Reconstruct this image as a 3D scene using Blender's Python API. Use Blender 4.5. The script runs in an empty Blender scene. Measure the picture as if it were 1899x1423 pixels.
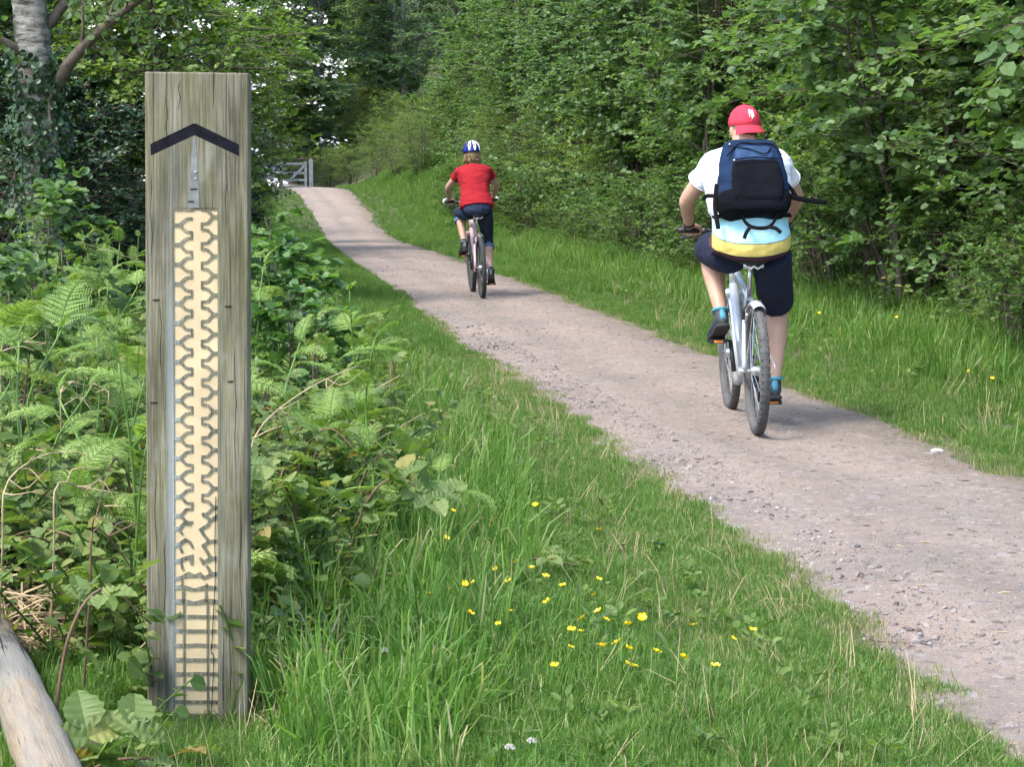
import bpy, math, random
import numpy as np
from mathutils import Vector, Matrix, noise as mnoise

R_ = math.radians
rng = np.random.default_rng(11)
random.seed(11)
scn = bpy.context.scene
COL = scn.collection

# ------------------------------------------------------------------ camera
CAM_H, FPX, IW, IH, HOR = 1.43, 3800.0, 1899.0, 1423.0, 302.0
PITCH = math.atan((IH / 2 - HOR) / FPX)
cam_d = bpy.data.cameras.new('camera')
cam = bpy.data.objects.new('camera', cam_d)
COL.objects.link(cam)
cam.location = (0, 0, CAM_H)
cam.rotation_euler = (math.pi / 2 - PITCH, 0, 0)
cam_d.sensor_width = 36.0
cam_d.lens = 36.0 * FPX / IW
cam_d.clip_start = 0.05
cam_d.clip_end = 1000
scn.camera = cam

# ------------------------------------------------------------------ sky and sun
SUN_EL, SUN_AZ = R_(56), math.atan2(-0.76, -0.64)       # high, from the left, a little behind the camera
sd = Vector((math.sin(SUN_AZ) * math.cos(SUN_EL), math.cos(SUN_AZ) * math.cos(SUN_EL), math.sin(SUN_EL)))
world = bpy.data.worlds.new('World')
scn.world = world
world.use_nodes = True
wn = world.node_tree.nodes
wl = world.node_tree.links
bg = wn.get('Background') or wn.new('ShaderNodeBackground')
sky = wn.new('ShaderNodeTexSky')
sky.sky_type = 'NISHITA'
sky.sun_disc = False
sky.sun_elevation = SUN_EL
sky.sun_rotation = SUN_AZ
sky.air_density = 1.0
sky.dust_density = 2.0
sky.ozone_density = 1.0
wl.new(sky.outputs['Color'], bg.inputs['Color'])
bg.inputs['Strength'].default_value = 0.15
sun_d = bpy.data.lights.new('sun', 'SUN')
sun_d.energy = 1.5
sun_d.angle = R_(16.0)
sun_d.color = (1.0, 0.965, 0.91)
sun = bpy.data.objects.new('sun', sun_d)
COL.objects.link(sun)
sun.rotation_euler = (-sd).to_track_quat('-Z', 'Y').to_euler()
sun.location = (-20, -10, 40)
scn.view_settings.view_transform = 'Standard'
scn.view_settings.look = 'None'
scn.view_settings.exposure = 1.92
scn.view_settings.gamma = 1.0
scn.cycles.use_denoising = True
scn.cycles.max_bounces = 7
scn.cycles.transparent_max_bounces = 4
scn.cycles.use_adaptive_sampling = True
scn.cycles.adaptive_threshold = .03
scn.cycles.diffuse_bounces = 5
scn.cycles.transmission_bounces = 3
scn.cycles.sample_clamp_indirect = 6.0


# ------------------------------------------------------------------ small helpers
def tag(o, label=None, cat=None, group=None, kind=None):
    if label: o['label'] = label
    if cat: o['category'] = cat
    if group: o['group'] = group
    if kind: o['kind'] = kind
    return o


def link(name, me, parent=None):
    o = bpy.data.objects.new(name, me)
    COL.objects.link(o)
    if parent is not None: o.parent = parent
    return o


def empty(name, loc=(0, 0, 0), rz=0.0):
    o = bpy.data.objects.new(name, None)
    COL.objects.link(o)
    o.empty_display_size = 0.2
    o.location = loc
    o.rotation_euler = (0, 0, rz)
    return o


def copy_tree(o, parent=None):
    c = o.copy()
    COL.objects.link(c)
    c.parent = parent
    for ch in list(o.children): copy_tree(ch, c)
    return c


def nrm(a):
    a = np.asarray(a, float)
    return a / np.maximum(np.linalg.norm(a, axis=-1, keepdims=True), 1e-9)


def sstep(t):
    t = np.clip(t, 0, 1)
    return t * t * (3 - 2 * t)


class MB:
    """collects verts / faces, builds one mesh"""
    def __init__(s):
        s.V, s.Q, s.T, s.qt, s.tt, s.n = [], [], [], [], [], 0

    def add(s, v, q=None, t=None, tint=0.5):
        v = np.asarray(v, float).reshape(-1, 3)
        if q is not None and len(q):
            q = np.asarray(q, int).reshape(-1, 4)
            s.Q.append(q + s.n)
            s.qt.append(np.broadcast_to(np.asarray(tint, float), (len(q),)) if np.ndim(tint) == 0 else np.asarray(tint, float))
        if t is not None and len(t):
            t = np.asarray(t, int).reshape(-1, 3)
            s.T.append(t + s.n)
            s.tt.append(np.broadcast_to(np.asarray(tint, float), (len(t),)) if np.ndim(tint) == 0 else np.zeros(len(t)) + .5)
        s.V.append(v)
        s.n += len(v)
        return s

    def mesh(s, name, mat=None, smooth=False):
        me = bpy.data.meshes.new(name)
        v = np.concatenate(s.V) if s.V else np.zeros((0, 3))
        q = np.concatenate(s.Q) if s.Q else np.zeros((0, 4), int)
        t = np.concatenate(s.T) if s.T else np.zeros((0, 3), int)
        tint = np.concatenate((s.qt or [np.zeros(0)]) + (s.tt or [np.zeros(0)]))
        me.vertices.add(len(v))
        me.vertices.foreach_set('co', v.astype(np.float32).ravel())
        nl = len(q) * 4 + len(t) * 3
        me.loops.add(nl)
        me.loops.foreach_set('vertex_index', np.concatenate([q.ravel(), t.ravel()]).astype(np.int32))
        me.polygons.add(len(q) + len(t))
        st = np.concatenate([np.arange(len(q)) * 4, len(q) * 4 + np.arange(len(t)) * 3]).astype(np.int32)
        me.polygons.foreach_set('loop_start', st)
        me.polygons.foreach_set('use_smooth', np.full(len(q) + len(t), bool(smooth)))
        me.update(calc_edges=True)
        a = me.attributes.new('tint', 'FLOAT', 'FACE')
        a.data.foreach_set('value', tint.astype(np.float32))
        if mat: me.materials.append(mat)
        return me

    def build(s, name, mat=None, parent=None, smooth=False):
        return link(name, s.mesh(name, mat, smooth), parent)


def catmull(P, n):
    P = np.asarray(P, float)
    m = len(P)
    if m == 2:
        t = np.linspace(0, 1, n)[:, None]
        return P[0] * (1 - t) + P[1] * t
    E = np.vstack([2 * P[0] - P[1], P, 2 * P[-1] - P[-2]])
    u = np.linspace(0, m - 1 - 1e-6, n)
    i = u.astype(int)
    f = (u - i)[:, None]
    p0, p1, p2, p3 = E[i], E[i + 1], E[i + 2], E[i + 3]
    return .5 * ((2 * p1) + (-p0 + p2) * f + (2 * p0 - 5 * p1 + 4 * p2 - p3) * f ** 2 + (-p0 + 3 * p1 - 3 * p2 + p3) * f ** 3)


def tube(mb, pts, ra, n=8, rb=None, hint=None, caps=True, tint=.5, expo=None):
    pts = np.asarray(pts, float)
    m = len(pts)
    ra = np.broadcast_to(np.asarray(ra, float), (m,))
    rb = ra if rb is None else np.broadcast_to(np.asarray(rb, float), (m,))
    tg = nrm(np.gradient(pts, axis=0))
    A = np.zeros((m, 3))
    if hint is None:
        h = np.array([1., 0, 0]) if abs(tg[0][0]) < .8 else np.array([0, 1., 0])
    else:
        h = np.asarray(hint, float)
    for i in range(m):
        a = h - tg[i] * np.dot(h, tg[i])
        A[i] = nrm(a)
        if hint is None: h = A[i]
    B = np.cross(tg, A)
    th = np.arange(n) / n * 2 * math.pi
    c, s = np.cos(th), np.sin(th)
    if expo:
        c = np.sign(c) * np.abs(c) ** expo
        s = np.sign(s) * np.abs(s) ** expo
    V = pts[:, None] + A[:, None] * (ra[:, None] * c)[..., None] + B[:, None] * (rb[:, None] * s)[..., None]
    V = V.reshape(-1, 3)
    i = np.arange(m - 1)[:, None] * n
    j = np.arange(n)[None]
    k = (j + 1) % n
    q = np.stack([i + j, i + k, i + n + k, i + n + j], -1).reshape(-1, 4)
    t = []
    if caps:
        V = np.vstack([V, pts[0], pts[-1]])
        for jj in range(n):
            t.append((m * n, (jj + 1) % n, jj))
            t.append((m * n + 1, (m - 1) * n + jj, (m - 1) * n + (jj + 1) % n))
    mb.add(V, q, t, tint)


def limb(mb, P, ns=14, n=12, hint=None, tint=.5, round_ends=True):
    """P rows: x,y,z,ra,(rb) - smooth tapered tube with rounded ends"""
    P = np.asarray(P, float)
    if P.shape[1] == 4: P = np.hstack([P, P[:, 3:4]])
    S = catmull(P, ns)
    if round_ends:
        d0 = nrm(S[0, :3] - S[1, :3])
        d1 = nrm(S[-1, :3] - S[-2, :3])
        pre, post = [], []
        for f in (1.0, .85, .5):
            pre.append(np.r_[S[0, :3] + d0 * S[0, 3:5].min() * f, S[0, 3:5] * math.sqrt(max(1 - f * f, .004))])
            post.append(np.r_[S[-1, :3] + d1 * S[-1, 3:5].min() * f, S[-1, 3:5] * math.sqrt(max(1 - f * f, .004))])
        S = np.vstack([pre, S, post[::-1]])
    tube(mb, S[:, :3], S[:, 3], n, S[:, 4], hint, True, tint)


def ball(mb, c, r, n=14, m=9, rot=None, tint=.5):
    r = np.broadcast_to(np.asarray(r, float), (3,))
    V = []
    for i in range(1, m):
        ph = math.pi * i / m
        for j in range(n):
            th = 2 * math.pi * j / n
            V.append((math.sin(ph) * math.cos(th), math.sin(ph) * math.sin(th), math.cos(ph)))
    V += [(0, 0, 1), (0, 0, -1)]
    V = np.array(V) * r
    if rot is not None: V = V @ np.array(rot).T
    V = V + np.asarray(c, float)
    q, t = [], []
    for i in range(m - 2):
        for j in range(n):
            q.append((i * n + j, (i + 1) * n + j, (i + 1) * n + (j + 1) % n, i * n + (j + 1) % n))
    a, b = (m - 1) * n, (m - 1) * n + 1
    for j in range(n):
        t.append((a, j, (j + 1) % n))
        t.append((b, (m - 2) * n + (j + 1) % n, (m - 2) * n + j))
    mb.add(V, q, t, tint)


def box(mb, c, s, rot=None, tint=.5):
    s = np.asarray(s, float) / 2
    V = np.array([(x, y, z) for x in (-1, 1) for y in (-1, 1) for z in (-1, 1)]) * s
    if rot is not None: V = V @ np.array(rot).T
    V = V + np.asarray(c, float)
    mb.add(V, [(0, 1, 3, 2), (4, 6, 7, 5), (0, 4, 5, 1), (2, 3, 7, 6), (0, 2, 6, 4), (1, 5, 7, 3)], None, tint)


def prism(mb, poly, y0, y1, tint=.5):
    """poly: list of (x,z) counter-clockwise seen from -y; front face at y0"""
    n = len(poly)
    V = [(x, y0, z) for x, z in poly] + [(x, y1, z) for x, z in poly]
    q = [(i, n + i, n + (i + 1) % n, (i + 1) % n) for i in range(n)]
    t = []
    from mathutils.geometry import tessellate_polygon
    for a, b, c in tessellate_polygon([[Vector((x, z, 0)) for x, z in poly]]):
        p = [Vector((poly[i][0], poly[i][1])) for i in (a, b, c)]
        cr = (p[1] - p[0]).cross(p[2] - p[0])
        if cr < 0: a, c = c, a
        t.append((a, b, c))
        t.append((n + c, n + b, n + a))
    mb.add(V, q, t, tint)


def finish(mb_or_mesh, mods, name='tmp'):
    """apply modifiers through the dependency graph, return a new mesh"""
    me = mb_or_mesh.mesh(name) if isinstance(mb_or_mesh, MB) else mb_or_mesh
    o = bpy.data.objects.new(name, me)
    COL.objects.link(o)
    for typ, kw in mods:
        m = o.modifiers.new(typ, typ)
        for k, v in kw.items(): setattr(m, k, v)
    dg = bpy.context.evaluated_depsgraph_get()
    dg.update()
    out = bpy.data.meshes.new_from_object(o.evaluated_get(dg), preserve_all_data_layers=False, depsgraph=dg)
    bpy.data.objects.remove(o)
    return out


def remesh(mb, voxel, smooth=4, name='body', mat=None, wrinkle=0.0, freq=14.0, seed=0.0, sq=(1, 1, 1)):
    me = finish(mb, [('REMESH', dict(mode='VOXEL', voxel_size=voxel)), ('SMOOTH', dict(factor=.5, iterations=smooth))], name)
    me.materials.clear()
    if wrinkle:
        nv = len(me.vertices)
        co = np.empty(nv * 3, np.float32); me.vertices.foreach_get('co', co); co = co.reshape(-1, 3)
        no = np.empty(nv * 3, np.float32); me.vertex_normals.foreach_get('vector', no); no = no.reshape(-1, 3)
        w = np.array([mnoise.noise(Vector(p)) + .5 * mnoise.noise(Vector(p * 2.1)) for p in co * np.array(sq) * freq + seed])
        me.vertices.foreach_set('co', (co + no * (w * wrinkle)[:, None]).astype(np.float32).ravel())
        me.update()
    me.polygons.foreach_set('use_smooth', np.ones(len(me.polygons), bool))
    if mat: me.materials.append(mat)
    me.name = name
    return me


# ------------------------------------------------------------------ materials
def newmat(name):
    m = bpy.data.materials.new(name)
    m.use_nodes = True
    nt = m.node_tree
    return m, nt, nt.nodes['Principled BSDF'], nt.nodes['Material Output']


def noise_node(nt, scale, detail=4, vec=None, rough=.55):
    n = nt.nodes.new('ShaderNodeTexNoise')
    n.inputs['Scale'].default_value = scale
    n.inputs['Detail'].default_value = detail
    n.inputs['Roughness'].default_value = rough
    if vec is not None: nt.links.new(vec, n.inputs['Vector'])
    return n


def ramp(nt, fac, stops):
    r = nt.nodes.new('ShaderNodeValToRGB')
    els = r.color_ramp.elements
    while len(els) < len(stops): els.new(.5)
    for e, (p, c) in zip(els, stops):
        e.position = p
        e.color = (*c, 1) if len(c) == 3 else c
    nt.links.new(fac, r.inputs['Fac'])
    return r


def mix(nt, fac, a, b, typ='MIX'):
    m = nt.nodes.new('ShaderNodeMix')
    m.data_type = 'RGBA'
    m.blend_type = typ
    for s, v in ((m.inputs[0], fac), (m.inputs[6], a), (m.inputs[7], b)):
        if hasattr(v, 'is_linked') or hasattr(v, 'links'):
            nt.links.new(v, s)
        elif isinstance(v, (int, float)):
            s.default_value = v
        else:
            s.default_value = (*v, 1)
    return m.outputs[2]


def bump(nt, h, strength=.3, dist=.01):
    b = nt.nodes.new('ShaderNodeBump')
    b.inputs['Strength'].default_value = strength
    b.inputs['Distance'].default_value = dist
    nt.links.new(h, b.inputs['Height'])
    return b.outputs['Normal']


def objco(nt, scale=(1, 1, 1), which='Object'):
    tc = nt.nodes.new('ShaderNodeTexCoord')
    mp = nt.nodes.new('ShaderNodeMapping')
    mp.inputs['Scale'].default_value = scale
    nt.links.new(tc.outputs[which], mp.inputs['Vector'])
    return mp.outputs['Vector']


def simple(name, col, rough=.6, var=.18, scale=12, metal=0.0, bstr=.0, bscale=60, spec=.4, sheen=0.0):
    m, nt, p, o = newmat(name)
    v = objco(nt)
    n = noise_node(nt, scale, 5, v)
    lo = tuple(c * (1 - var) for c in col)
    hi = tuple(min(1, c * (1 + var)) for c in col)
    r = ramp(nt, n.outputs['Fac'], [(.3, lo), (.7, hi)])
    nt.links.new(r.outputs['Color'], p.inputs['Base Color'])
    p.inputs['Roughness'].default_value = rough
    p.inputs['Metallic'].default_value = metal
    p.inputs['Specular IOR Level'].default_value = spec
    if sheen: p.inputs['Sheen Weight'].default_value = sheen
    if bstr:
        n2 = noise_node(nt, bscale, 3, v)
        nt.links.new(bump(nt, n2.outputs['Fac'], bstr, .004), p.inputs['Normal'])
    return m


def leafmat(name, stops, trans=.35, rough=.42, spec=.45, objvar=.25):
    """stops: colours over the per-leaf tint"""
    m, nt, p, o = newmat(name)
    at = nt.nodes.new('ShaderNodeAttribute')
    at.attribute_name = 'tint'
    oi = nt.nodes.new('ShaderNodeObjectInfo')
    ma = nt.nodes.new('ShaderNodeMath')
    ma.operation = 'MULTIPLY_ADD'
    ma.inputs[1].default_value = objvar
    nt.links.new(oi.outputs['Random'], ma.inputs[0])
    nt.links.new(at.outputs['Fac'], ma.inputs[2])
    mb_ = nt.nodes.new('ShaderNodeMath')
    mb_.operation = 'SUBTRACT'
    mb_.inputs[1].default_value = objvar / 2
    nt.links.new(ma.outputs[0], mb_.inputs[0])
    r = ramp(nt, mb_.outputs[0], stops)
    n = noise_node(nt, 25, 3, objco(nt))
    c = mix(nt, .25, r.outputs['Color'], n.outputs['Fac'], 'OVERLAY')
    nt.links.new(c, p.inputs['Base Color'])
    p.inputs['Roughness'].default_value = rough
    p.inputs['Specular IOR Level'].default_value = spec
    tr = nt.nodes.new('ShaderNodeBsdfTranslucent')
    tc = mix(nt, 1.0, c, (1.25, 1.35, .55), 'MULTIPLY')
    nt.links.new(tc, tr.inputs['Color'])
    mx = nt.nodes.new('ShaderNodeMixShader')
    mx.inputs[0].default_value = trans
    nt.links.new(p.outputs[0], mx.inputs[1])
    nt.links.new(tr.outputs[0], mx.inputs[2])
    nt.links.new(mx.outputs[0], o.inputs['Surface'])
    return m


G = {}
G['hedge'] = leafmat('leaf_hedge', [(0, (.042, .088, .02)), (.4, (.08, .155, .036)), (.75, (.125, .21, .055)), (1, (.18, .245, .075))], .5, .5, .35)
G['hazel'] = leafmat('leaf_hazel', [(0, (.055, .108, .034)), (.5, (.105, .185, .06)), (.85, (.15, .235, .09)), (1, (.2, .26, .085))], .48, .45, .4)
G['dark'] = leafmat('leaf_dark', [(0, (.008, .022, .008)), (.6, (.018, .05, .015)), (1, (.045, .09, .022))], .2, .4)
G['bright'] = leafmat('leaf_bright', [(0, (.07, .13, .02)), (.5, (.135, .22, .04)), (1, (.22, .29, .07))], .5, .45, .4)
G['far'] = leafmat('leaf_far_haze', [(0, (.085, .14, .04)), (.5, (.15, .23, .07)), (1, (.225, .285, .11))], .55, .5, .3)  # leaf colour lightened to stand in for distance haze
G['farcool'] = leafmat('leaf_farcool_haze', [(0, (.07, .125, .055)), (.5, (.125, .21, .095)), (1, (.19, .26, .135))], .55, .5, .3)  # cooler leaf, with the same haze lightening put into its colour
G['ivy'] = leafmat('leaf_ivy', [(0, (.014, .035, .012)), (.7, (.03, .075, .022)), (1, (.06, .12, .035))], .15, .4)
G['fern'] = leafmat('leaf_fern', [(0, (.10, .19, .035)), (.5, (.18, .29, .062)), (.85, (.26, .36, .09)), (1, (.33, .35, .11))], .45, .5)
G['bramble'] = leafmat('leaf_bramble', [(0, (.075, .125, .036)), (.5, (.135, .20, .058)), (.8, (.195, .25, .08)), (.93, (.28, .255, .075)), (1, (.30, .17, .06))], .42, .5, .3)
G['sapling'] = leafmat('leaf_sapling', [(0, (.055, .125, .034)), (.5, (.10, .20, .062)), (1, (.17, .27, .085))], .45, .4)
G['grass'] = leafmat('grass_blade', [(0, (.055, .13, .022)), (.4, (.10, .21, .036)), (.75, (.155, .27, .058)), (.93, (.24, .31, .10)), (1, (.38, .36, .2))], .45, .5, .3, .45)
G['grass_dry'] = leafmat('grass_dry', [(0, (.11, .17, .04)), (.5, (.2, .225, .08)), (1, (.36, .33, .18))], .35, .5, .3, .5)
G['cover'] = leafmat('leaf_cover', [(0, (.065, .115, .028)), (.5, (.12, .195, .046)), (.85, (.18, .25, .065)), (1, (.26, .25, .085))], .45, .5, .3)
G['blossom'] = simple('blossom_white', (.75, .72, .68), .6, .15, 40)
G['petal'] = simple('buttercup_petal', (.85, .58, .01), .35, .15, 80)
G['stemgreen'] = simple('green_stem', (.09, .17, .03), .5, .25, 20)
G['cane'] = simple('bramble_cane', (.12, .07, .04), .6, .35, 20)
G['straw'] = simple('dead_straw', (.38, .29, .17), .8, .35, 25)
G['bark'] = simple('bark_brown', (.085, .068, .05), .9, .5, 18, bstr=.7, bscale=45)
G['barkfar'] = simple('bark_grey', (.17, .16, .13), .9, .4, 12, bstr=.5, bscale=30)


def tri_bark():
    m, nt, p, o = newmat('bark_birch')
    v = objco(nt, (6, 6, 22))
    n = noise_node(nt, 1.0, 6, v, .65)
    r = ramp(nt, n.outputs['Fac'], [(.38, (.03, .027, .022)), (.46, (.14, .13, .11)), (.6, (.30, .285, .255)), (.8, (.2, .185, .16))])
    n2 = noise_node(nt, 2.2, 5, objco(nt))
    r2 = ramp(nt, n2.outputs['Fac'], [(.47, (0, 0, 0)), (.56, (.95, .95, .95))])
    n2.inputs['Scale'].default_value = 4.5
    c = mix(nt, r2.outputs['Color'], r.outputs['Color'], (.045, .045, .03))
    nt.links.new(c, p.inputs['Base Color'])
    p.inputs['Roughness'].default_value = .85
    nt.links.new(bump(nt, n.outputs['Fac'], .8, .02), p.inputs['Normal'])
    return m


G['birch'] = tri_bark()


def soil_mat():
    m, nt, p, o = newmat('ground_soil')
    v = objco(nt)
    n = noise_node(nt, 6, 8, v)
    r = ramp(nt, n.outputs['Fac'], [(.3, (.03, .035, .015)), (.5, (.055, .07, .022)), (.7, (.10, .085, .045))])
    nt.links.new(r.outputs['Color'], p.inputs['Base Color'])
    p.inputs['Roughness'].default_value = 1
    n2 = noise_node(nt, 60, 5, v)
    nt.links.new(bump(nt, n2.outputs['Fac'], .8, .02), p.inputs['Normal'])
    return m


def path_mat():
    m, nt, p, o = newmat('path_gravel')
    v = objco(nt)
    big = noise_node(nt, .9, 5, v, .6)
    mid = noise_node(nt, 9, 6, v, .65)
    fine = noise_node(nt, 120, 4, v, .7)
    vor = nt.nodes.new('ShaderNodeTexVoronoi')
    vor.inputs['Scale'].default_value = 75
    nt.links.new(v, vor.inputs['Vector'])
    vc = nt.nodes.new('ShaderNodeTexVoronoi')
    vc.inputs['Scale'].default_value = 34
    nt.links.new(v, vc.inputs['Vector'])
    base = ramp(nt, big.outputs['Fac'], [(.32, (.192, .165, .142)), (.5, (.228, .188, .158)), (.68, (.258, .202, .165))]).outputs['Color']
    c = mix(nt, .55, base, ramp(nt, mid.outputs['Fac'], [(.3, (.36, .36, .36)), (.7, (.63, .62, .61))]).outputs['Color'], 'OVERLAY')
    c = mix(nt, .5, c, ramp(nt, fine.outputs['Fac'], [(.32, (.22, .22, .22)), (.68, (.78, .77, .75))]).outputs['Color'], 'OVERLAY')
    # compacted wheel lines and looser, dirtier edges (across the path)
    la = nt.nodes.new('ShaderNodeAttribute'); la.attribute_name = 'tint'
    wob = nt.nodes.new('ShaderNodeMath'); wob.operation = 'MULTIPLY_ADD'; wob.inputs[1].default_value = .22
    nt.links.new(big.outputs['Fac'], wob.inputs[0]); nt.links.new(la.outputs['Fac'], wob.inputs[2])
    tr_ = ramp(nt, wob.outputs[0], [(.08, (.30, .32, .28)), (.2, (.47, .47, .47)), (.38, (.58, .57, .56)), (.5, (.46, .455, .45)), (.68, (.59, .58, .57)), (.9, (.48, .47, .45)), (1.0, (.34, .33, .29))])
    c = mix(nt, .7, c, tr_.outputs['Color'], 'OVERLAY')
    sep = nt.nodes.new('ShaderNodeSeparateColor')
    nt.links.new(vc.outputs['Color'], sep.inputs[0])
    stone = ramp(nt, sep.outputs[0], [(.78, (0, 0, 0)), (.82, (1, 1, 1))])
    scol = ramp(nt, sep.outputs[1], [(.0, (.10, .09, .085)), (.4, (.19, .165, .15)), (1, (.30, .28, .26))])
    f = nt.nodes.new('ShaderNodeMath'); f.operation = 'MULTIPLY'; f.inputs[1].default_value = .7
    nt.links.new(stone.outputs['Color'], f.inputs[0])
    c = mix(nt, f.outputs[0], c, scol.outputs['Color'])
    nt.links.new(c, p.inputs['Base Color'])
    p.inputs['Roughness'].default_value = .95
    p.inputs['Specular IOR Level'].default_value = .2
    ad = nt.nodes.new('ShaderNodeMath'); ad.operation = 'MULTIPLY_ADD'; ad.inputs[1].default_value = -.6
    nt.links.new(vor.outputs['Distance'], ad.inputs[0])
    nt.links.new(fine.outputs['Fac'], ad.inputs[2])
    nt.links.new(bump(nt, ad.outputs[0], .75, .012), p.inputs['Normal'])
    return m


def wood_mat():
    m, nt, p, o = newmat('weathered_wood')
    v1 = objco(nt, (42, 42, 2.0))
    v2 = objco(nt, (210, 210, 6))
    v3 = objco(nt, (9, 9, 2.2))
    d = noise_node(nt, 3.0, 3, objco(nt, (1, 1, .6)))
    dv = nt.nodes.new('ShaderNodeVectorMath'); dv.operation = 'MULTIPLY_ADD'
    dv.inputs[1].default_value = (1.6, 1.6, 0)
    nt.links.new(d.outputs['Color'], dv.inputs[0]); nt.links.new(v1, dv.inputs[2])
    g1 = noise_node(nt, 1, 6, dv.outputs[0], .6)
    g2 = noise_node(nt, 1, 4, v2, .6)
    g3 = noise_node(nt, 1, 4, v3, .6)
    c = ramp(nt, g1.outputs['Fac'], [(.26, (.075, .068, .046)), (.42, (.135, .124, .085)), (.56, (.185, .172, .122)), (.66, (.16, .148, .108)), (.8, (.25, .245, .2))]).outputs['Color']
    c = mix(nt, .75, c, ramp(nt, g2.outputs['Fac'], [(.3, (.12, .12, .12)), (.7, (.8, .8, .78))]).outputs['Color'], 'OVERLAY')
    algae = ramp(nt, g3.outputs['Fac'], [(.42, (0, 0, 0)), (.68, (.6, .6, .6))])
    c = mix(nt, algae.outputs['Color'], c, mix(nt, g2.outputs['Fac'], (.055, .06, .018), (.145, .14, .05)))
    blotch = noise_node(nt, 1, 6, objco(nt, (14, 14, 6)), .7)
    pale = ramp(nt, blotch.outputs['Fac'], [(.54, (0, 0, 0)), (.7, (.6, .6, .6))])
    c = mix(nt, pale.outputs['Color'], c, mix(nt, g2.outputs['Fac'], (.13, .13, .11), (.26, .255, .22)))
    lg_ = noise_node(nt, 1, 4, objco(nt, (8, 8, 3.0)), .6)
    c = mix(nt, .8, c, ramp(nt, lg_.outputs['Fac'], [(.32, (.22, .22, .23)), (.5, (.46, .46, .46)), (.68, (.68, .67, .66))]).outputs['Color'], 'OVERLAY')
    dk = noise_node(nt, 1, 3, objco(nt, (160, 160, 1.6)), .5)
    c = mix(nt, ramp(nt, dk.outputs['Fac'], [(.33, (.85, .85, .85)), (.4, (0, 0, 0))]).outputs['Color'], c, (.03, .027, .018))
    # blue-grey lichen stain running down the board left of the carving
    tc = nt.nodes.new('ShaderNodeTexCoord'); sx = nt.nodes.new('ShaderNodeSeparateXYZ')
    nt.links.new(tc.outputs['Object'], sx.inputs[0])
    st = ramp(nt, sx.outputs['X'], [(.0, (0, 0, 0)), (.001, (0, 0, 0))])
    mr = nt.nodes.new('ShaderNodeMapRange')
    mr.inputs['From Min'].default_value = -.14; mr.inputs['From Max'].default_value = .14
    nt.links.new(sx.outputs['X'], mr.inputs['Value'])
    st = ramp(nt, mr.outputs[0], [(.2, (0, 0, 0)), (.275, (.75, .75, .75)), (.33, (.75, .75, .75)), (.36, (.1, .1, .1)), (.7, (.1, .1, .1)), (.8, (0, 0, 0))])
    zr = nt.nodes.new('ShaderNodeMapRange')
    zr.inputs['From Min'].default_value = 0; zr.inputs['From Max'].default_value = 1.66
    nt.links.new(sx.outputs['Z'], zr.inputs['Value'])
    zf = ramp(nt, zr.outputs[0], [(.05, (.3, .3, .3)), (.25, (1, 1, 1)), (.62, (1, 1, 1)), (.72, (.15, .15, .15)), (1, (.1, .1, .1))])
    f = mix(nt, 1.0, st.outputs['Color'], zf.outputs['Color'], 'MULTIPLY')
    f2 = mix(nt, 1.0, f, ramp(nt, g1.outputs['Fac'], [(.3, (.4, .4, .4)), (.55, (1, 1, 1))]).outputs['Color'], 'MULTIPLY')
    c = mix(nt, f2, c, (.25, .29, .295))
    nt.links.new(c, p.inputs['Base Color'])
    p.inputs['Roughness'].default_value = .85
    p.inputs['Specular IOR Level'].default_value = .25
    nt.links.new(bump(nt, g2.outputs['Fac'], .5, .004), p.inputs['Normal'])
    return m


G['soil'] = soil_mat()
G['path'] = path_mat()
G['wood'] = wood_mat()

# ------------------------------------------------------------------ terrain
PY = np.array([-12, 4.85, 6.05, 8.52, 9.92, 11.1, 12.85, 16.1, 18.2, 22.4, 26.8, 33.5, 45, 53, 57, 61.5, 68, 75, 95, 140])
PL = np.array([1.75, 1.17, 1.02, .717, .50, .33, .10, -.47, -.74, -1.24, -1.85, -2.75, -4.05, -4.9, -5.6, -6.5, -7.8, -9.3, -13, -22])
PR = np.array([3.75, 2.9, 2.75, 2.46, 2.3, 2.15, 1.9, 1.46, 1.13, .52, -.12, -1.06, -2.45, -3.3, -4.0, -4.8, -6.1, -7.6, -11.2, -20])
ZY = np.array([-30, 0, 25, 35, 45, 53, 57, 61.5, 65, 75, 90, 120, 400])
ZZ = np.array([0, 0, 0, -.1, -.28, -.36, .12, .62, .66, .45, 1.4, 8.0, 60])


def pl(y): return np.interp(y, PY, PL)
def pr(y): return np.interp(y, PY, PR)


def zg(x, y):
    x = np.asarray(x, float); y = np.asarray(y, float)
    z = (np.interp(y - 1.2, ZY, ZZ) + np.interp(y, ZY, ZZ) + np.interp(y + 1.2, ZY, ZZ)) / 3
    l = sstep((pl(y) - 2.1 - x) / 3.0)
    r = sstep((x - pr(y) - .5) / 2.6)
    far = sstep((y - 28) / 25)
    z = z + .28 * l * (1 + .5 * far) + r * (.22 + .75 * far)
    off = sstep(np.maximum(pl(y) - x, x - pr(y)) / .5)
    z = z + off * (.018 * np.sin(x * 3.1 + y * 1.3) + .012 * np.sin(x * 7.3 - y * 4.1) + .03)
    return z


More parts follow.
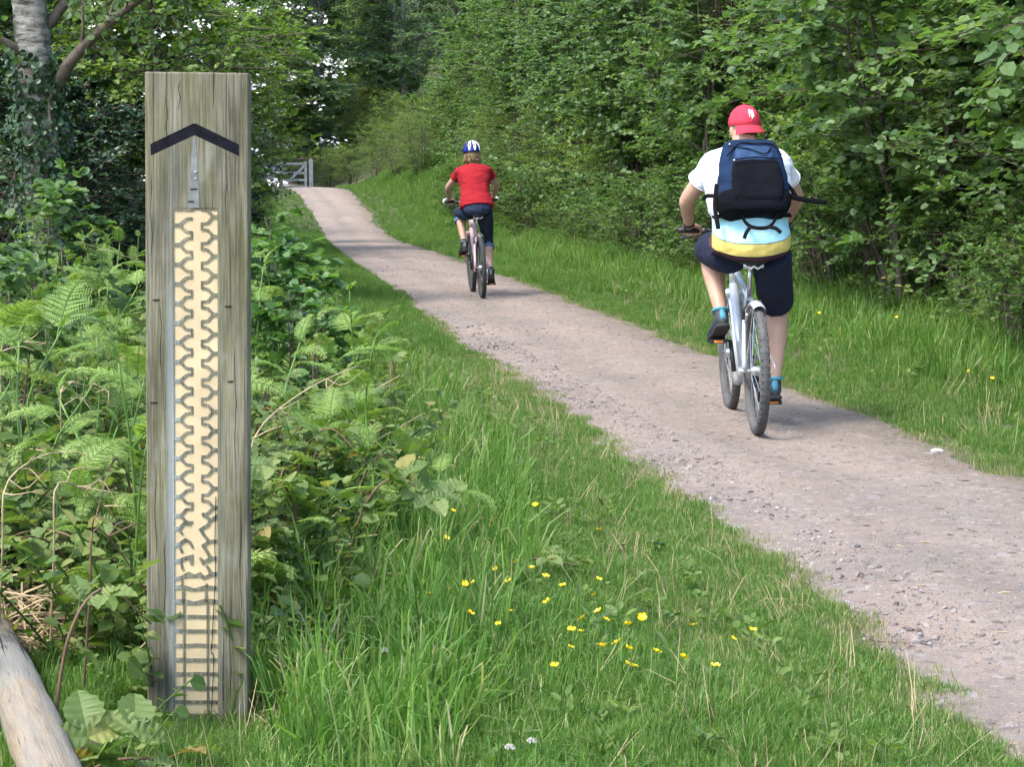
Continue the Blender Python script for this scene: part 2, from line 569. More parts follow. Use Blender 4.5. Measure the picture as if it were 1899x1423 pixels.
ys = np.concatenate([np.arange(-12, 4, 1.0), np.arange(4, 30, .25), np.arange(30, 80, .6), np.arange(80, 130, 4), np.arange(130, 401, 30)])
xs = np.concatenate([np.arange(-220, -30, 20), np.arange(-30, -9, 1.5), np.arange(-9, 7, .25), np.arange(7, 30, 1.5), np.arange(30, 221, 20)])
X, Y = np.meshgrid(xs, ys)
Z = zg(X, Y)
inpath = np.minimum(X - pl(Y), pr(Y) - X)
Z = Z - .05 * sstep(inpath / .3)
nx, ny = len(xs), len(ys)
mb = MB()
ii = np.arange(ny - 1)[:, None] * nx + np.arange(nx - 1)[None]
mb.add(np.stack([X, Y, Z], -1), np.stack([ii, ii + 1, ii + nx + 1, ii + nx], -1).reshape(-1, 4))
tag(mb.build('ground', G['soil'], None, True), kind='structure')

# gravel path, edges ragged
yy = np.concatenate([np.arange(-11, 4, .4), np.arange(4, 25, .06), np.arange(25, 85, .25)])
NU = 36
uu = np.linspace(0, 1, NU)
rag = lambda y, s: .04 * np.sin(y * 2.1 + s) + .05 * np.sin(y * 5.3 + 2 * s) + .035 * np.sin(y * 13.7 + 3 * s) + .02 * np.sin(y * 31 + s)
L = pl(yy) + rag(yy, .3) - .04
Rr = pr(yy) + rag(yy, 1.9) + .04
X = L[:, None] * (1 - uu) + Rr[:, None] * uu
Y = np.repeat(yy[:, None], NU, 1)
Z = zg(X, Y) + .012 - .035 * (2 * uu - 1)[None] ** 6 + .012 * np.sin(X * 2.7 + Y * .9) * np.sin(Y * 1.7) + .006 * np.sin(X * 9 + Y * 3) 
ZP0 = Z
mb = MB()
ii = np.arange(len(yy) - 1)[:, None] * NU + np.arange(NU - 1)[None]
mb.add(np.stack([X, Y, Z], -1), np.stack([ii, ii + 1, ii + NU + 1, ii + NU], -1).reshape(-1, 4), None, np.tile((uu[:-1] + uu[1:]) / 2, len(yy) - 1))
tag(mb.build('path', G['path'], None, True), kind='structure')


def zpath(x, y):
    u = np.clip((x - pl(y)) / (pr(y) - pl(y)), 0, 1)
    return zg(x, y) + .012 - .035 * (2 * u - 1) ** 6 + .012 * np.sin(x * 2.7 + y * .9) * np.sin(y * 1.7) + .006 * np.sin(x * 9 + y * 3)


# ------------------------------------------------------------------ leaves, scatter
LEAF = dict(v=np.array([(0, 0, 0), (-.30, .28, .07), (-.27, .68, .06), (0, 1, -.05), (.27, .68, .06), (.30, .28, .07)]),
            q=np.array([(0, 3, 2, 1), (0, 5, 4, 3)]))
ROUND = dict(v=np.array([(0, 0, 0), (-.40, .25, .08), (-.38, .7, .08), (0, 1, -.04), (.38, .7, .08), (.40, .25, .08)]),
             q=np.array([(0, 3, 2, 1), (0, 5, 4, 3)]))
NARROW = dict(v=np.array([(0, 0, 0), (-.17, .3, .03), (-.13, .7, .03), (0, 1, -.06), (.13, .7, .03), (.17, .3, .03)]),
              q=np.array([(0, 3, 2, 1), (0, 5, 4, 3)]))
SPRAY = dict(v=np.array([(0, 0, 0), (-.35, .45, .1), (0, 1, 0), (.35, .45, .1)]), q=np.array([(0, 3, 2, 1)]))


def leaves(mb, pos, dirv, nor, size, tpl=LEAF, tint=None):
    d = nrm(dirv)
    n = nor - d * (nor * d).sum(-1, keepdims=True)
    n = nrm(n)
    s = np.cross(d, n)
    T = tpl['v']
    V = pos[:, None] + (s[:, None] * T[None, :, 0:1] + d[:, None] * T[None, :, 1:2] + n[:, None] * T[None, :, 2:3]) * size[:, None, None]
    k = len(T)
    q = (np.arange(len(pos)) * k)[:, None, None] + tpl['q'][None]
    if tint is None: tint = rng.random(len(pos))
    mb.add(V.reshape(-1, 3), q.reshape(-1, 4), None, np.repeat(tint, len(tpl['q'])))


def bez(P0, P1, P2, t):
    t = t[..., None]
    return P0[:, None] * (1 - t) ** 2 + 2 * P1[:, None] * t * (1 - t) + P2[:, None] * t ** 2


def tubes3(mb, P0, P1, P2, r0, r1, seg=4, tint=.5):
    """many thin 3-sided twigs"""
    N = len(P0)
    t = np.linspace(0, 1, seg)[None].repeat(N, 0)
    C = bez(P0, P1, P2, t)
    tg = nrm(P2 - P0)
    a = nrm(np.cross(tg, np.array([.3, .5, .81])))
    b = np.cross(tg, a)
    rr = np.broadcast_to(np.asarray(r0)[..., None], (N, 1)) * (1 - t) + np.broadcast_to(np.asarray(r1)[..., None], (N, 1)) * t
    V = []
    for k in range(3):
        th = k * 2.0944
        V.append(C + (a * math.cos(th) + b * math.sin(th))[:, None] * rr[..., None])
    V = np.stack(V, 2)                          # N,seg,3,3
    base = (np.arange(N) * seg * 3)[:, None, None] + (np.arange(seg - 1) * 3)[None, :, None]
    j = np.arange(3)[None, None]
    k = (j + 1) % 3
    q = np.stack([base + j, base + k, base + 3 + k, base + 3 + j], -1).reshape(-1, 4)
    mb.add(V.reshape(-1, 3), q, None, tint)


def gen_bush(seed, H, R, nst, ntw, sub, lpt, ls, clear=.1, tpl=LEAF, upright=.6, r_stem=.022, droop=.15, shape='bush', lsv=.35, spread=.55):
    """returns stem MB and leaf MB for a multi-stemmed shrub or a tree"""
    g = np.random.default_rng(seed)
    sm, lm = MB(), MB()
    stems = []
    for k in range(nst):
        a = g.random() * 6.283 if nst > 1 else 0
        rad = R * spread * math.sqrt(g.random()) if nst > 1 else R * .08 * g.random()
        h = H * (.72 + .26 * g.random()) if nst > 1 else H * .96
        top = np.array([math.cos(a) * rad, math.sin(a) * rad, h])
        b = np.array([math.cos(a) * .05 * nst ** .5, math.sin(a) * .05 * nst ** .5, -.06])
        m1 = b + (top - b) * .35 + np.r_[g.normal(0, .05 * H * .3, 2), .02]
        m2 = b + (top - b) * .7 + np.r_[g.normal(0, .05 * H * .4, 2), .03]
        S = catmull([b, m1, m2, top], 12)
        stems.append(S)
        rs = r_stem * (.7 + .6 * g.random())
        tube(sm, S, rs * np.linspace(1.15, .25, 12), 6, tint=g.random())
    # twigs
    si = g.integers(0, nst, ntw)
    t = clear + (1 - clear) * g.random(ntw) ** .85
    ST = np.array(stems)
    fi = t * 11
    i0 = np.clip(fi.astype(int), 0, 10)
    fr = (fi - i0)[:, None]
    P0 = ST[si, i0] * (1 - fr) + ST[si, i0 + 1] * fr
    az = g.random(ntw) * 6.283
    outw = np.stack([np.cos(az), np.sin(az), np.zeros(ntw)], -1)
    stemout = nrm(P0 * [1, 1, 0] + 1e-4)
    outw = nrm(outw + .5 * stemout * (nst > 1))
    if shape == 'bush':
        prof = np.sin(np.clip(.18 + .82 * (1 - t), 0, 1) * math.pi * .62) + .25
    elif shape == 'cone':
        prof = (1.05 - t) * 1.1
    else:
        prof = np.sin(np.clip((t - clear) / (1 - clear), .06, .96) * math.pi) ** .6
    ln = R * (.45 + .55 * g.random(ntw)) * prof
    P2 = P0 + outw * ln[:, None] + np.array([0, 0, 1]) * (ln * (upright * (.4 + .8 * g.random(ntw)) - droop))[:, None]
    P1 = (P0 + P2) / 2 + np.array([0, 0, 1]) * (ln * .18)[:, None] + g.normal(0, .05, (ntw, 3)) * ln[:, None]
    tubes3(sm, P0, P1, P2, np.full(ntw, r_stem * .28), np.full(ntw, r_stem * .07), 5)
    # sub-twigs
    a_ = np.repeat(np.arange(ntw), sub)
    tt = .25 + .75 * g.random(len(a_))
    Q0 = bez(P0[a_], P1[a_], P2[a_], tt[:, None])[:, 0]
    dirm = nrm(P2[a_] - P0[a_])
    rd = g.normal(0, 1, (len(a_), 3)) * [1, 1, .45]
    dd = nrm(dirm * .7 + nrm(rd) * .9 + np.array([0, 0, .12]))
    sl = (.16 + .26 * g.random(len(a_))) * np.clip(ln[a_], .25, 1.6) * .75
    Q2 = Q0 + dd * sl[:, None] - np.array([0, 0, 1]) * (sl * droop)[:, None]
    Q1 = (Q0 + Q2) / 2 + np.array([0, 0, 1]) * (sl * .12)[:, None]
    tubes3(sm, Q0, Q1, Q2, np.full(len(a_), r_stem * .1), np.full(len(a_), r_stem * .04), 3)
    N = len(a_)
    tl = (np.arange(lpt)[None] + .6 + .5 * g.random((N, lpt))) / (lpt + .2)
    tl = np.clip(tl, 0, 1)
    LP = bez(Q0, Q1, Q2, tl).reshape(-1, 3)
    dl = np.repeat(dd, lpt, 0)
    side = nrm(np.cross(dl, np.array([0, 0, 1.]))) * np.tile(np.where(np.arange(lpt) % 2, 1, -1), N)[:, None]
    ld = nrm(dl * .65 + side * .8 + g.normal(0, .3, (len(LP), 3)) + np.array([0, 0, -.1]))
    c = np.array([0, 0, H * .5])
    outv = nrm((LP - c) * [1, 1, .6])
    ln_ = nrm(np.array([0, 0, .9]) + outv * .55 + g.normal(0, .42, (len(LP), 3)))
    sz = ls * (1 - lsv + 2 * lsv * g.random(len(LP)))
    tn = np.clip(np.repeat(g.random(N) * .55, lpt) + .45 * g.random(len(LP)), 0, 1)
    leaves(lm, LP, ld, ln_, sz, tpl, tn)
    return sm, lm


def bush_mesh(name, leafm, stemm, **kw):
    sm, lm = gen_bush(**kw)
    return sm.mesh(name + '_stems', stemm, True), lm.mesh(name + '_leaves', leafm)


def put_bush(name, meshes, loc, rz, s, label, cat, group=None, trunk='trunk', crown='crown', extra=None):
    e = empty(name, (loc[0], loc[1], float(zg(loc[0], loc[1])) - .02), rz)
    e.scale = (s, s, s) if np.ndim(s) == 0 else s
    tag(e, label, cat, group)
    link(trunk, meshes[0], e)
    tag(link(crown, meshes[1], e), kind='stuff')
    if extra:
        tag(link('blossom', extra, e), kind='stuff')
    return e


def scatter(name, pts, rots, scl, protos, mat_group=None):
    """one stuff object: instances of prototype meshes on a point cloud, through geometry nodes"""
    me = bpy.data.meshes.new(name)
    me.vertices.add(len(pts))
    me.vertices.foreach_set('co', np.asarray(pts, np.float32).ravel())
    a = me.attributes.new('rot', 'FLOAT_VECTOR', 'POINT')
    a.data.foreach_set('vector', np.asarray(rots, np.float32).ravel())
    b = me.attributes.new('scl', 'FLOAT_VECTOR', 'POINT')
    scl = np.asarray(scl, np.float32)
    if scl.ndim == 1: scl = np.repeat(scl[:, None], 3, 1)
    b.data.foreach_set('vector', scl.ravel())
    o = link(name, me)
    coll = bpy.data.collections.new(name + '_kinds')
    for i, pm in enumerate(protos):
        po = bpy.data.objects.new(f'{name}_kind_{i}', pm)
        coll.objects.link(po)
    ng = bpy.data.node_groups.new(name + '_scatter', 'GeometryNodeTree')
    ng.interface.new_socket('Geometry', in_out='INPUT', socket_type='NodeSocketGeometry')
    ng.interface.new_socket('Geometry', in_out='OUTPUT', socket_type='NodeSocketGeometry')
    N = ng.nodes
    gi, go = N.new('NodeGroupInput'), N.new('NodeGroupOutput')
    ip = N.new('GeometryNodeInstanceOnPoints')
    ci = N.new('GeometryNodeCollectionInfo')
    ci.inputs['Collection'].default_value = coll
    ci.inputs['Separate Children'].default_value = True
    ci.inputs['Reset Children'].default_value = True
    ip.inputs['Pick Instance'].default_value = True
    na = N.new('GeometryNodeInputNamedAttribute'); na.data_type = 'FLOAT_VECTOR'; na.inputs['Name'].default_value = 'rot'
    nb = N.new('GeometryNodeInputNamedAttribute'); nb.data_type = 'FLOAT_VECTOR'; nb.inputs['Name'].default_value = 'scl'
    rv = N.new('FunctionNodeRandomValue'); rv.data_type = 'INT'
    for s_ in rv.inputs:
        if s_.name == 'Min' and s_.type == 'INT': s_.default_value = 0
        if s_.name == 'Max' and s_.type == 'INT': s_.default_value = len(protos) - 1
    e2r = N.new('FunctionNodeEulerToRotation')
    lk = ng.links.new
    lk(gi.outputs[0], ip.inputs['Points'])
    lk(ci.outputs[0], ip.inputs['Instance'])
    lk([x for x in rv.outputs if x.type == 'INT'][0], ip.inputs['Instance Index'])
    lk(na.outputs['Attribute'], e2r.inputs[0])
    lk(e2r.outputs[0], ip.inputs['Rotation'])
    lk(nb.outputs['Attribute'], ip.inputs['Scale'])
    lk(ip.outputs[0], go.inputs[0])
    md = o.modifiers.new('scatter', 'NODES')
    md.node_group = ng
    o['kind'] = 'stuff'
    return o

# ------------------------------------------------------------------ waymarker post
PX, PYD = -.806, 5.13
PW, PT, PTOP = .258, .062, 1.655


def fx(u): return (u - 366.5) / 731.0          # picture measure on the board face -> metres from its centre line
def fz(v): return 1.655 - (v - 135) / 731.0


def rib_poly(pts, w):
    """constant-width outline round a 2D polyline"""
    P = np.array(pts, float)
    w = np.broadcast_to(np.asarray(w, float), (len(P),)) / 2
    t = np.gradient(P, axis=0)
    seg = nrm(np.diff(P, axis=0))
    Lf, Rt = [], []
    for i in range(len(P)):
        a = seg[max(i - 1, 0)]
        b = seg[min(i, len(seg) - 1)]
        n1 = np.array([-a[1], a[0]]); n2 = np.array([-b[1], b[0]])
        n = nrm(n1 + n2)
        k = w[i] / max(np.dot(n, n1), .5)
        Lf.append(P[i] + n * k); Rt.append(P[i] - n * k)
    out = Rt + Lf[::-1]
    A = sum(out[i][0] * out[(i + 1) % len(out)][1] - out[(i + 1) % len(out)][0] * out[i][1] for i in range(len(out)))
    return [tuple(p) for p in (out if A > 0 else out[::-1])]


post = empty('waymarker_post', (PX, PYD, 0.0), 0)
post.rotation_euler = (R_(-.6), R_(.75), 0)
tag(post, 'tall weathered wooden post with black arrow and carved tyre tread, beside the path', 'signpost')
# board with a pocket cut for the carving and one for the arrow
mb = MB()
box(mb, (0, PT / 2, (PTOP - .35) / 2), (PW, PT, PTOP + .35))
bm_me = finish(mb, [('BEVEL', dict(width=.0045, segments=3))], 'board')
cut = MB()
x0, x1, z1, z0 = fx(324), fx(404.5), fz(381), fz(1331)
box(cut, ((x0 + x1) / 2, 0, (z0 + z1) / 2), (x1 - x0, .0066, z1 - z0))
arrow_px = [(282, 266), (360, 228), (366, 228), (444, 265), (444, 286), (363, 249), (283, 287)]
arrow = [(fx(a), fz(b)) for a, b in arrow_px][::-1]
prism(cut, arrow, -.02, .003)
cut_o = link('cutter', cut.mesh('cutter'))
wood_o = link('board_tmp', bm_me)
md = wood_o.modifiers.new('b', 'BOOLEAN'); md.object = cut_o; md.operation = 'DIFFERENCE'; md.solver = 'EXACT'
dg = bpy.context.evaluated_depsgraph_get(); dg.update()
me = bpy.data.meshes.new_from_object(wood_o.evaluated_get(dg), depsgraph=dg)
bpy.data.objects.remove(wood_o); bpy.data.objects.remove(cut_o)
me.materials.clear(); me.materials.append(G['wood']); me.name = 'board'
me.polygons.foreach_set('use_smooth', np.zeros(len(me.polygons), bool))
link('board', me, post)
G['black'] = simple('black_arrow_paint', (.010, .010, .014), 1.0, .5, 30, bstr=.3, bscale=200, spec=.08)
mb = MB(); prism(mb, [(x * 1.0, z) for x, z in arrow], .0008, .0034)
mb.build('arrow', G['black'], post)
G['cream'] = simple('cream_inlay', (.50, .39, .23), .7, .16, 9, bstr=.15, bscale=300)
mb = MB(); box(mb, ((x0 + x1) / 2, .0030 + .001, (z0 + z1) / 2), (x1 - x0 - .0005, .002, z1 - z0 - .0005))
mb.build('tread_panel', G['cream'], post)


def rib(lines, ux=0, name='tread_rib', cache={}):
    mb = MB()
    for k, (pts, w) in enumerate(lines):
        P = [(fx(u), fz(v)) for u, v in pts]
        prism(mb, rib_poly(P, np.asarray(w) * 1.0 / 731.0), .0006 + .0002 * k, .0029 - .0001 * k)
    return mb.build(name, G['wood'], post)


# regular tread: forked ribs left and right of the central strip
per = 35.9
n_l = 16
for k in range(n_l):
    y0 = 413 + k * per
    rr = random.Random(k)
    j = lambda: rr.uniform(-.8, .8)
    ln = [([(321, y0), (334 + j(), y0), (339, y0 - 4), (345, y0 - 10.5 + j()), (350, y0 - 12.5), (358, y0 - 12.5)], [7, 6.5, 5.5, 5, 4.6, 4.6]),
          ([(332, y0), (335, y0 + .5), (339, y0 + 4), (345, y0 + 10.5 + j()), (350, y0 + 12.5), (358, y0 + 12.5)], [6, 6, 5.5, 5, 4.6, 4.6])]
    if k < n_l - 1: ln.append(([(357, y0 + 11), (357, y0 + per - 11)], 4.0))
    rib(ln)
for k in range(n_l):
    y0 = 396 + k * per + 1
    if k == 0: y0 = 397
    rr = random.Random(100 + k)
    j = lambda: rr.uniform(-.8, .8)
    ln = [([(407, y0), (397 + j(), y0), (393, y0 - 4), (387, y0 - 10.5 + j()), (382, y0 - 12.5), (374.5, y0 - 12.5)], [7, 6.5, 5.5, 5, 4.6, 4.6]),
          ([(399, y0), (396, y0 + .5), (392.5, y0 + 4), (387, y0 + 10.5 + j()), (382, y0 + 12.5), (374.5, y0 + 12.5)], [6, 6, 5.5, 5, 4.6, 4.6])]
    if k < n_l - 1: ln.append(([(375.5, y0 + 11), (375.5, y0 + per - 11)], 4.0))
    rib(ln)
rib([([(321, 383.5), (340, 383.5)], 6), ([(338, 383), (352, 386), (362, 384)], 4), ([(362, 382.5), (374, 382.5)], 4), ([(374, 383), (407, 382.5)], 5)])
# the broken-up stretch below
q = lambda a, b: (300 + a * .3023, 920 + b * .3023)
wild = [
    ([q(70, 185), q(110, 185), q(140, 150), q(180, 160)], [7, 7, 6, 4]), ([q(105, 190), q(130, 222)], [6, 3]),
    ([q(70, 290), q(105, 285), q(145, 255), q(175, 270), q(192, 305)], [7, 7, 6, 5.5, 4]), ([q(105, 290), q(128, 335)], [6, 4]),
    ([q(70, 390), q(110, 385), q(140, 372), q(182, 360), q(185, 410)], [7, 7, 7, 8, 5]), ([q(115, 390), q(132, 445)], [6, 4]),
    ([q(355, 100), q(300, 130), q(280, 110), q(252, 100)], [9, 6, 6, 5]), ([q(300, 130), q(285, 160), q(240, 190), q(262, 225), q(290, 262), q(355, 262)], [6, 6, 6, 6, 6, 7]),
    ([q(290, 265), q(255, 290), q(285, 335), q(300, 365), q(355, 372)], [6, 6, 6, 7, 9]), ([q(300, 372), q(255, 395), q(235, 365)], [8, 7, 4]),
    ([q(355, 465), q(302, 465), q(290, 435), q(275, 415)], [9, 7, 6, 4]),
    ([q(70, 500), q(120, 490), q(165, 470), q(205, 480), q(235, 468), q(260, 490), q(305, 470)], [5, 6, 10, 6, 8, 6, 7]),
    ([q(70, 555), q(125, 548), q(200, 565), q(275, 550), q(355, 555)], [6, 9, 5, 9, 6]), ([q(125, 500), q(128, 548)], 4), ([q(278, 525), q(275, 552)], [3, 7]),
    ([q(70, 640), q(135, 640), q(200, 650), q(275, 635), q(355, 640)], [7, 10, 6, 10, 7]), ([q(133, 560), q(133, 640)], [6, 6]), ([q(272, 560), q(275, 640)], [4, 7]),
]
for i in range(0, len(wild)):
    rib([wild[i]])
for k, b in enumerate((735, 825, 915, 1005, 1095, 1185, 1272, 1357)):
    v = 920 + b * .3023
    rr = random.Random(50 + k)
    rib([([(320, v), (340, v + rr.uniform(-.8, .8)), (366, v + rr.uniform(-1, 1)), (386, v), (408, v + rr.uniform(-.5, .5))], [6.5, 6.8, 6, 6.8, 6.2])], name='ladder_rung')
for a in (137, 283):
    u = 300 + a * .3023
    rib([([(u, 920 + 640 * .3023), (u - .4, 1200), (u + .5, 1332)], [4.6, 4.2, 4.6])], name='ladder_rail')
# crack in the right edge of the carving, small slits and staples
G['crack'] = simple('crack_dark', (.008, .007, .006), .9, .2)
mb = MB()
P = [(401, 915), (400, 960), (399, 1010), (400, 1060), (397, 1120), (394, 1180), (392, 1210), (396, 1215), (395, 1270), (391, 1340), (390, 1362)]
tube(mb, catmull([(fx(a), -.0006, fz(b)) for a, b in P], 40), .0011, 5)
mb.build('crack', G['crack'], post)
mb = MB(); tube(mb, [(fx(398), -.0004, fz(136)), (fx(397), -.0004, fz(195))], [.0012, .0004], 5); mb.build('crack', G['crack'], post)
ck = random.Random(3)
for a, b0, b1 in ((300, 560, 700), (289, 860, 1040), (312, 180, 260), (420, 300, 420), (437, 640, 860), (447, 960, 1180), (428, 1100, 1300), (306, 1000, 1200), (335, 150, 205), (283, 320, 470)):
    mb = MB()
    n_ = 12
    P = [(fx(a + 1.6 * math.sin(k * .9 + a) + ck.uniform(-.5, .5)), -.0003, fz(b0 + (b1 - b0) * k / (n_ - 1))) for k in range(n_)]
    tube(mb, P, [.0002] + [ck.uniform(.0004, .0009) for _ in range(n_ - 2)] + [.0002], 4)
    mb.build('crack', G['crack'], post)
G['steel'] = simple('dull_steel', (.32, .33, .35), .4, .2, 60, metal=.8)
for a, b, w in ((292, 551, 12), (287, 741, 12), (424, 561, 12), (356, 370, 11), (361, 347, 13), (428, 700, 10)):
    mb = MB(); tube(mb, [(fx(a - w / 2), -.001, fz(b)), (fx(a + w / 2), -.001, fz(b) + .001)], .0018, 6); mb.build('slit', G['crack'], post)
for a, b in ((365, 316), (365, 328)):
    mb = MB(); ball(mb, (fx(a), -.001, fz(b)), (.0036, .0015, .0027)); mb.build('nail_head', G['steel'], post, True)
# pale scraped wedge under the arrow tip
mb = MB(); prism(mb, [(fx(a), fz(b)) for a, b in ((350, 381), (371, 381), (370, 330), (365, 255), (360, 252), (356, 300))], -.0009, .0002)
G['scrape'] = simple('scraped_grey_wood', (.15, .16, .155), .85, .4, 22, bstr=.3, bscale=90)
mb.build('scraped_wedge', G['scrape'], post)

# ------------------------------------------------------------------ peeled log, lower left
def log_mat():
    m, nt, p, o = newmat('peeled_log')
    g = noise_node(nt, 1, 7, objco(nt, (70, 4, 70)), .65)
    g2 = noise_node(nt, 1, 4, objco(nt, (7, 1.5, 7)))
    g3 = noise_node(nt, 1, 6, objco(nt, (170, 7, 170)), .7)
    c = ramp(nt, g.outputs['Fac'], [(.25, (.075, .05, .028)), (.42, (.2, .145, .085)), (.58, (.28, .215, .135)), (.8, (.32, .265, .185))]).outputs['Color']
    c = mix(nt, ramp(nt, g2.outputs['Fac'], [(.42, (0, 0, 0)), (.62, (.8, .8, .8))]).outputs['Color'], c, (.19, .19, .175))
    c = mix(nt, ramp(nt, g3.outputs['Fac'], [(.34, (.9, .9, .9)), (.42, (0, 0, 0))]).outputs['Color'], c, (.09, .07, .05))
    nt.links.new(c, p.inputs['Base Color'])
    p.inputs['Roughness'].default_value = .8
    nt.links.new(bump(nt, g3.outputs['Fac'], .8, .008), p.inputs['Normal'])
    return m


G['log'] = log_mat()
LOGA = (-.97, 4.2)
lg = empty('fallen_log', (*LOGA, float(zg(*LOGA)) + .015), R_(19))
tag(lg, 'pale barkless log lying in the grass at the foot of the post', 'log')
mb = MB()
tt = np.linspace(0, 1, 30)
cx = np.stack([.008 * np.sin(tt * 5), -.25 + tt * 2.6, .060 + .008 * np.sin(tt * 4 + 1)], -1)
tube(mb, cx,   .067 - .008 * tt + .002 * np.sin(tt * 31) + .0015 * np.sin(tt * 67), 28, .064 - .008 * tt)
mb.build('trunk_piece', G['log'], lg, True)
mb = MB()
for (yy_, an, l) in ((.35, .4, .5), (.9, 1.0, .4), (.1, .75, .35), (1.3, .2, .6), (-.1, .1, .5), (.6, -.2, .7), (.2, 1.2, .4), (.75, .65, .5)):
    c = [(.008 * math.sin((yy_ + .25) / 2.6 * 5) + (.0655 - .004) * math.sin(an + .05 * math.sin(s * 9)), yy_ + s * l, .062 + (.0625 - .003) * math.cos(an + .05 * math.sin(s * 9))) for s in np.linspace(0, 1, 9)]
    tube(mb, c, [.0004, .0014, .002, .002, .002, .002, .0016, .001, .0003], 4)
mb.build('drying_crack', G['crack'], lg)

# ------------------------------------------------------------------ far gate with rail fence
G['gatewood'] = simple('silver_gate_wood', (.42, .41, .38), .8, .25, 5, bstr=.3, bscale=40)
G['railgrey'] = simple('grey_rail', (.26, .27, .28), .8, .25, 5)
gx, gy = -8.0, 71.5
gz = float(zg(gx, gy))
gate = empty('field_gate', (gx, gy, gz - .1), R_(4))
tag(gate, 'silvery wooden gate with diagonal braces where the path disappears', 'gate')
W_, H_ = 1.75, 1.0
for z in (.18, .42, .66, .98):
    mb = MB(); box(mb, (0, 0, z), (W_, .035, .085)); mb.build('rail', G['gatewood'], gate)
for x in (-W_ / 2 + .04, -.3, .0, W_ / 2 - .04):
    mb = MB(); box(mb, (x, -.04, .57), (.09, .04, .98)); mb.build('upright', G['gatewood'], gate)
for s in (-1, 1):
    mb = MB()
    a = math.atan2(.78, .82)
    box(mb, (s * .42 + .02, -.075, .57), (1.12, .03, .085), Matrix.Rotation(-s * a, 3, 'Y'))
    mb.build('brace', G['gatewood'], gate)
for x, lab in ((-W_ / 2 - .16, 'silvery gate post on the left of the far gate'), (W_ / 2 + .14, 'pale gate post on the right of the far gate')):
    p_ = empty('gate_post', (gx + x, gy + .1, float(zg(gx + x, gy)) - .1))
    tag(p_, lab, 'post')
    mb = MB(); box(mb, (0, 0, .55), (.13, .13, 1.10)); mb.build('post_shaft', G['gatewood'], p_)
    mb = MB(); mb.add([(-.075, -.075, 1.10), (.075, -.075, 1.10), (.075, .075, 1.10), (-.075, .075, 1.10), (0, 0, 1.15)], [(0, 3, 2, 1)], [(0, 1, 4), (1, 2, 4), (2, 3, 4), (3, 0, 4)])
    mb.build('post_cap', G['gatewood'], p_)
for (xa, ya, xb, yb, lab) in ((gx - W_ / 2 - .3, gy + .15, gx - 4.5, gy - 3.0, 'grey rail fence running left from the far gate'),):
    n = 3
    f = empty('rail_fence', (xa, ya, float(zg(xa, ya))))
    tag(f, lab, 'fence')
    dx, dy = xb - xa, yb - ya
    ln = math.hypot(dx, dy)
    an = math.atan2(dy, dx)
    for k in range(n):
        t = (k + .0) / (n - 1)
        z = float(zg(xa + dx * t, ya + dy * t)) - f.location.z
        mb = MB(); box(mb, (dx * t, dy * t, z + .5), (.12, .12, 1.2)); mb.build('post', G['railgrey'], f)
    for z in (.45, .85):
        zz0, zz1 = 0.0, float(zg(xb, yb)) - f.location.z
        mb = MB()
        tube(mb, [(0, -.08, zz0 + z), (dx, dy - .08, zz1 + z)], .045, 6)
        mb.build('rail', G['railgrey'], f)

# ------------------------------------------------------------------ bicycles
G['tyre'] = simple('tyre_rubber', (.035, .036, .038), .85, .3, 30, bstr=.5, bscale=250)
G['tyre_dusty'] = simple('dusty_tyre', (.075, .073, .071), .9, .35, 14, bstr=.5, bscale=250)
G['alu'] = simple('brushed_aluminium', (.55, .56, .57), .35, .12, 40, metal=.85)
G['chrome'] = simple('chrome_spoke', (.62, .63, .64), .25, .05, 40, metal=.9)
G['silver'] = simple('silver_paint', (.55, .57, .59), .32, .06, 20, metal=.35)
G['blackplastic'] = simple('black_plastic', (.014, .014, .016), .5, .3, 40)
G['saddle'] = simple('saddle_vinyl', (.012, .012, .013), .55, .3, 30, bstr=.15)
G['pinkframe'] = simple('pink_white_paint', (.62, .45, .45), .35, .1, 9)
G['dark_metal'] = simple('dark_steel', (.06, .06, .065), .45, .2, 30, metal=.6)
G['whitegrip'] = simple('white_rubber', (.7, .7, .68), .6, .08, 20)


def torus(mb, c, R, r, n=48, m=10, rx=None, tint=.5):
    rx = r if rx is None else rx
    V, q = [], []
    for i in range(n):
        a = 2 * math.pi * i / n
        for j in range(m):
            b = 2 * math.pi * j / m
            rad = R + r * math.cos(b)
            V.append((c[0] + rx * math.sin(b), c[1] + rad * math.cos(a), c[2] + rad * math.sin(a)))
            q.append((i * m + j, i * m + (j + 1) % m, ((i + 1) % n) * m + (j + 1) % m, ((i + 1) % n) * m + j))
    mb.add(V, q, None, tint)


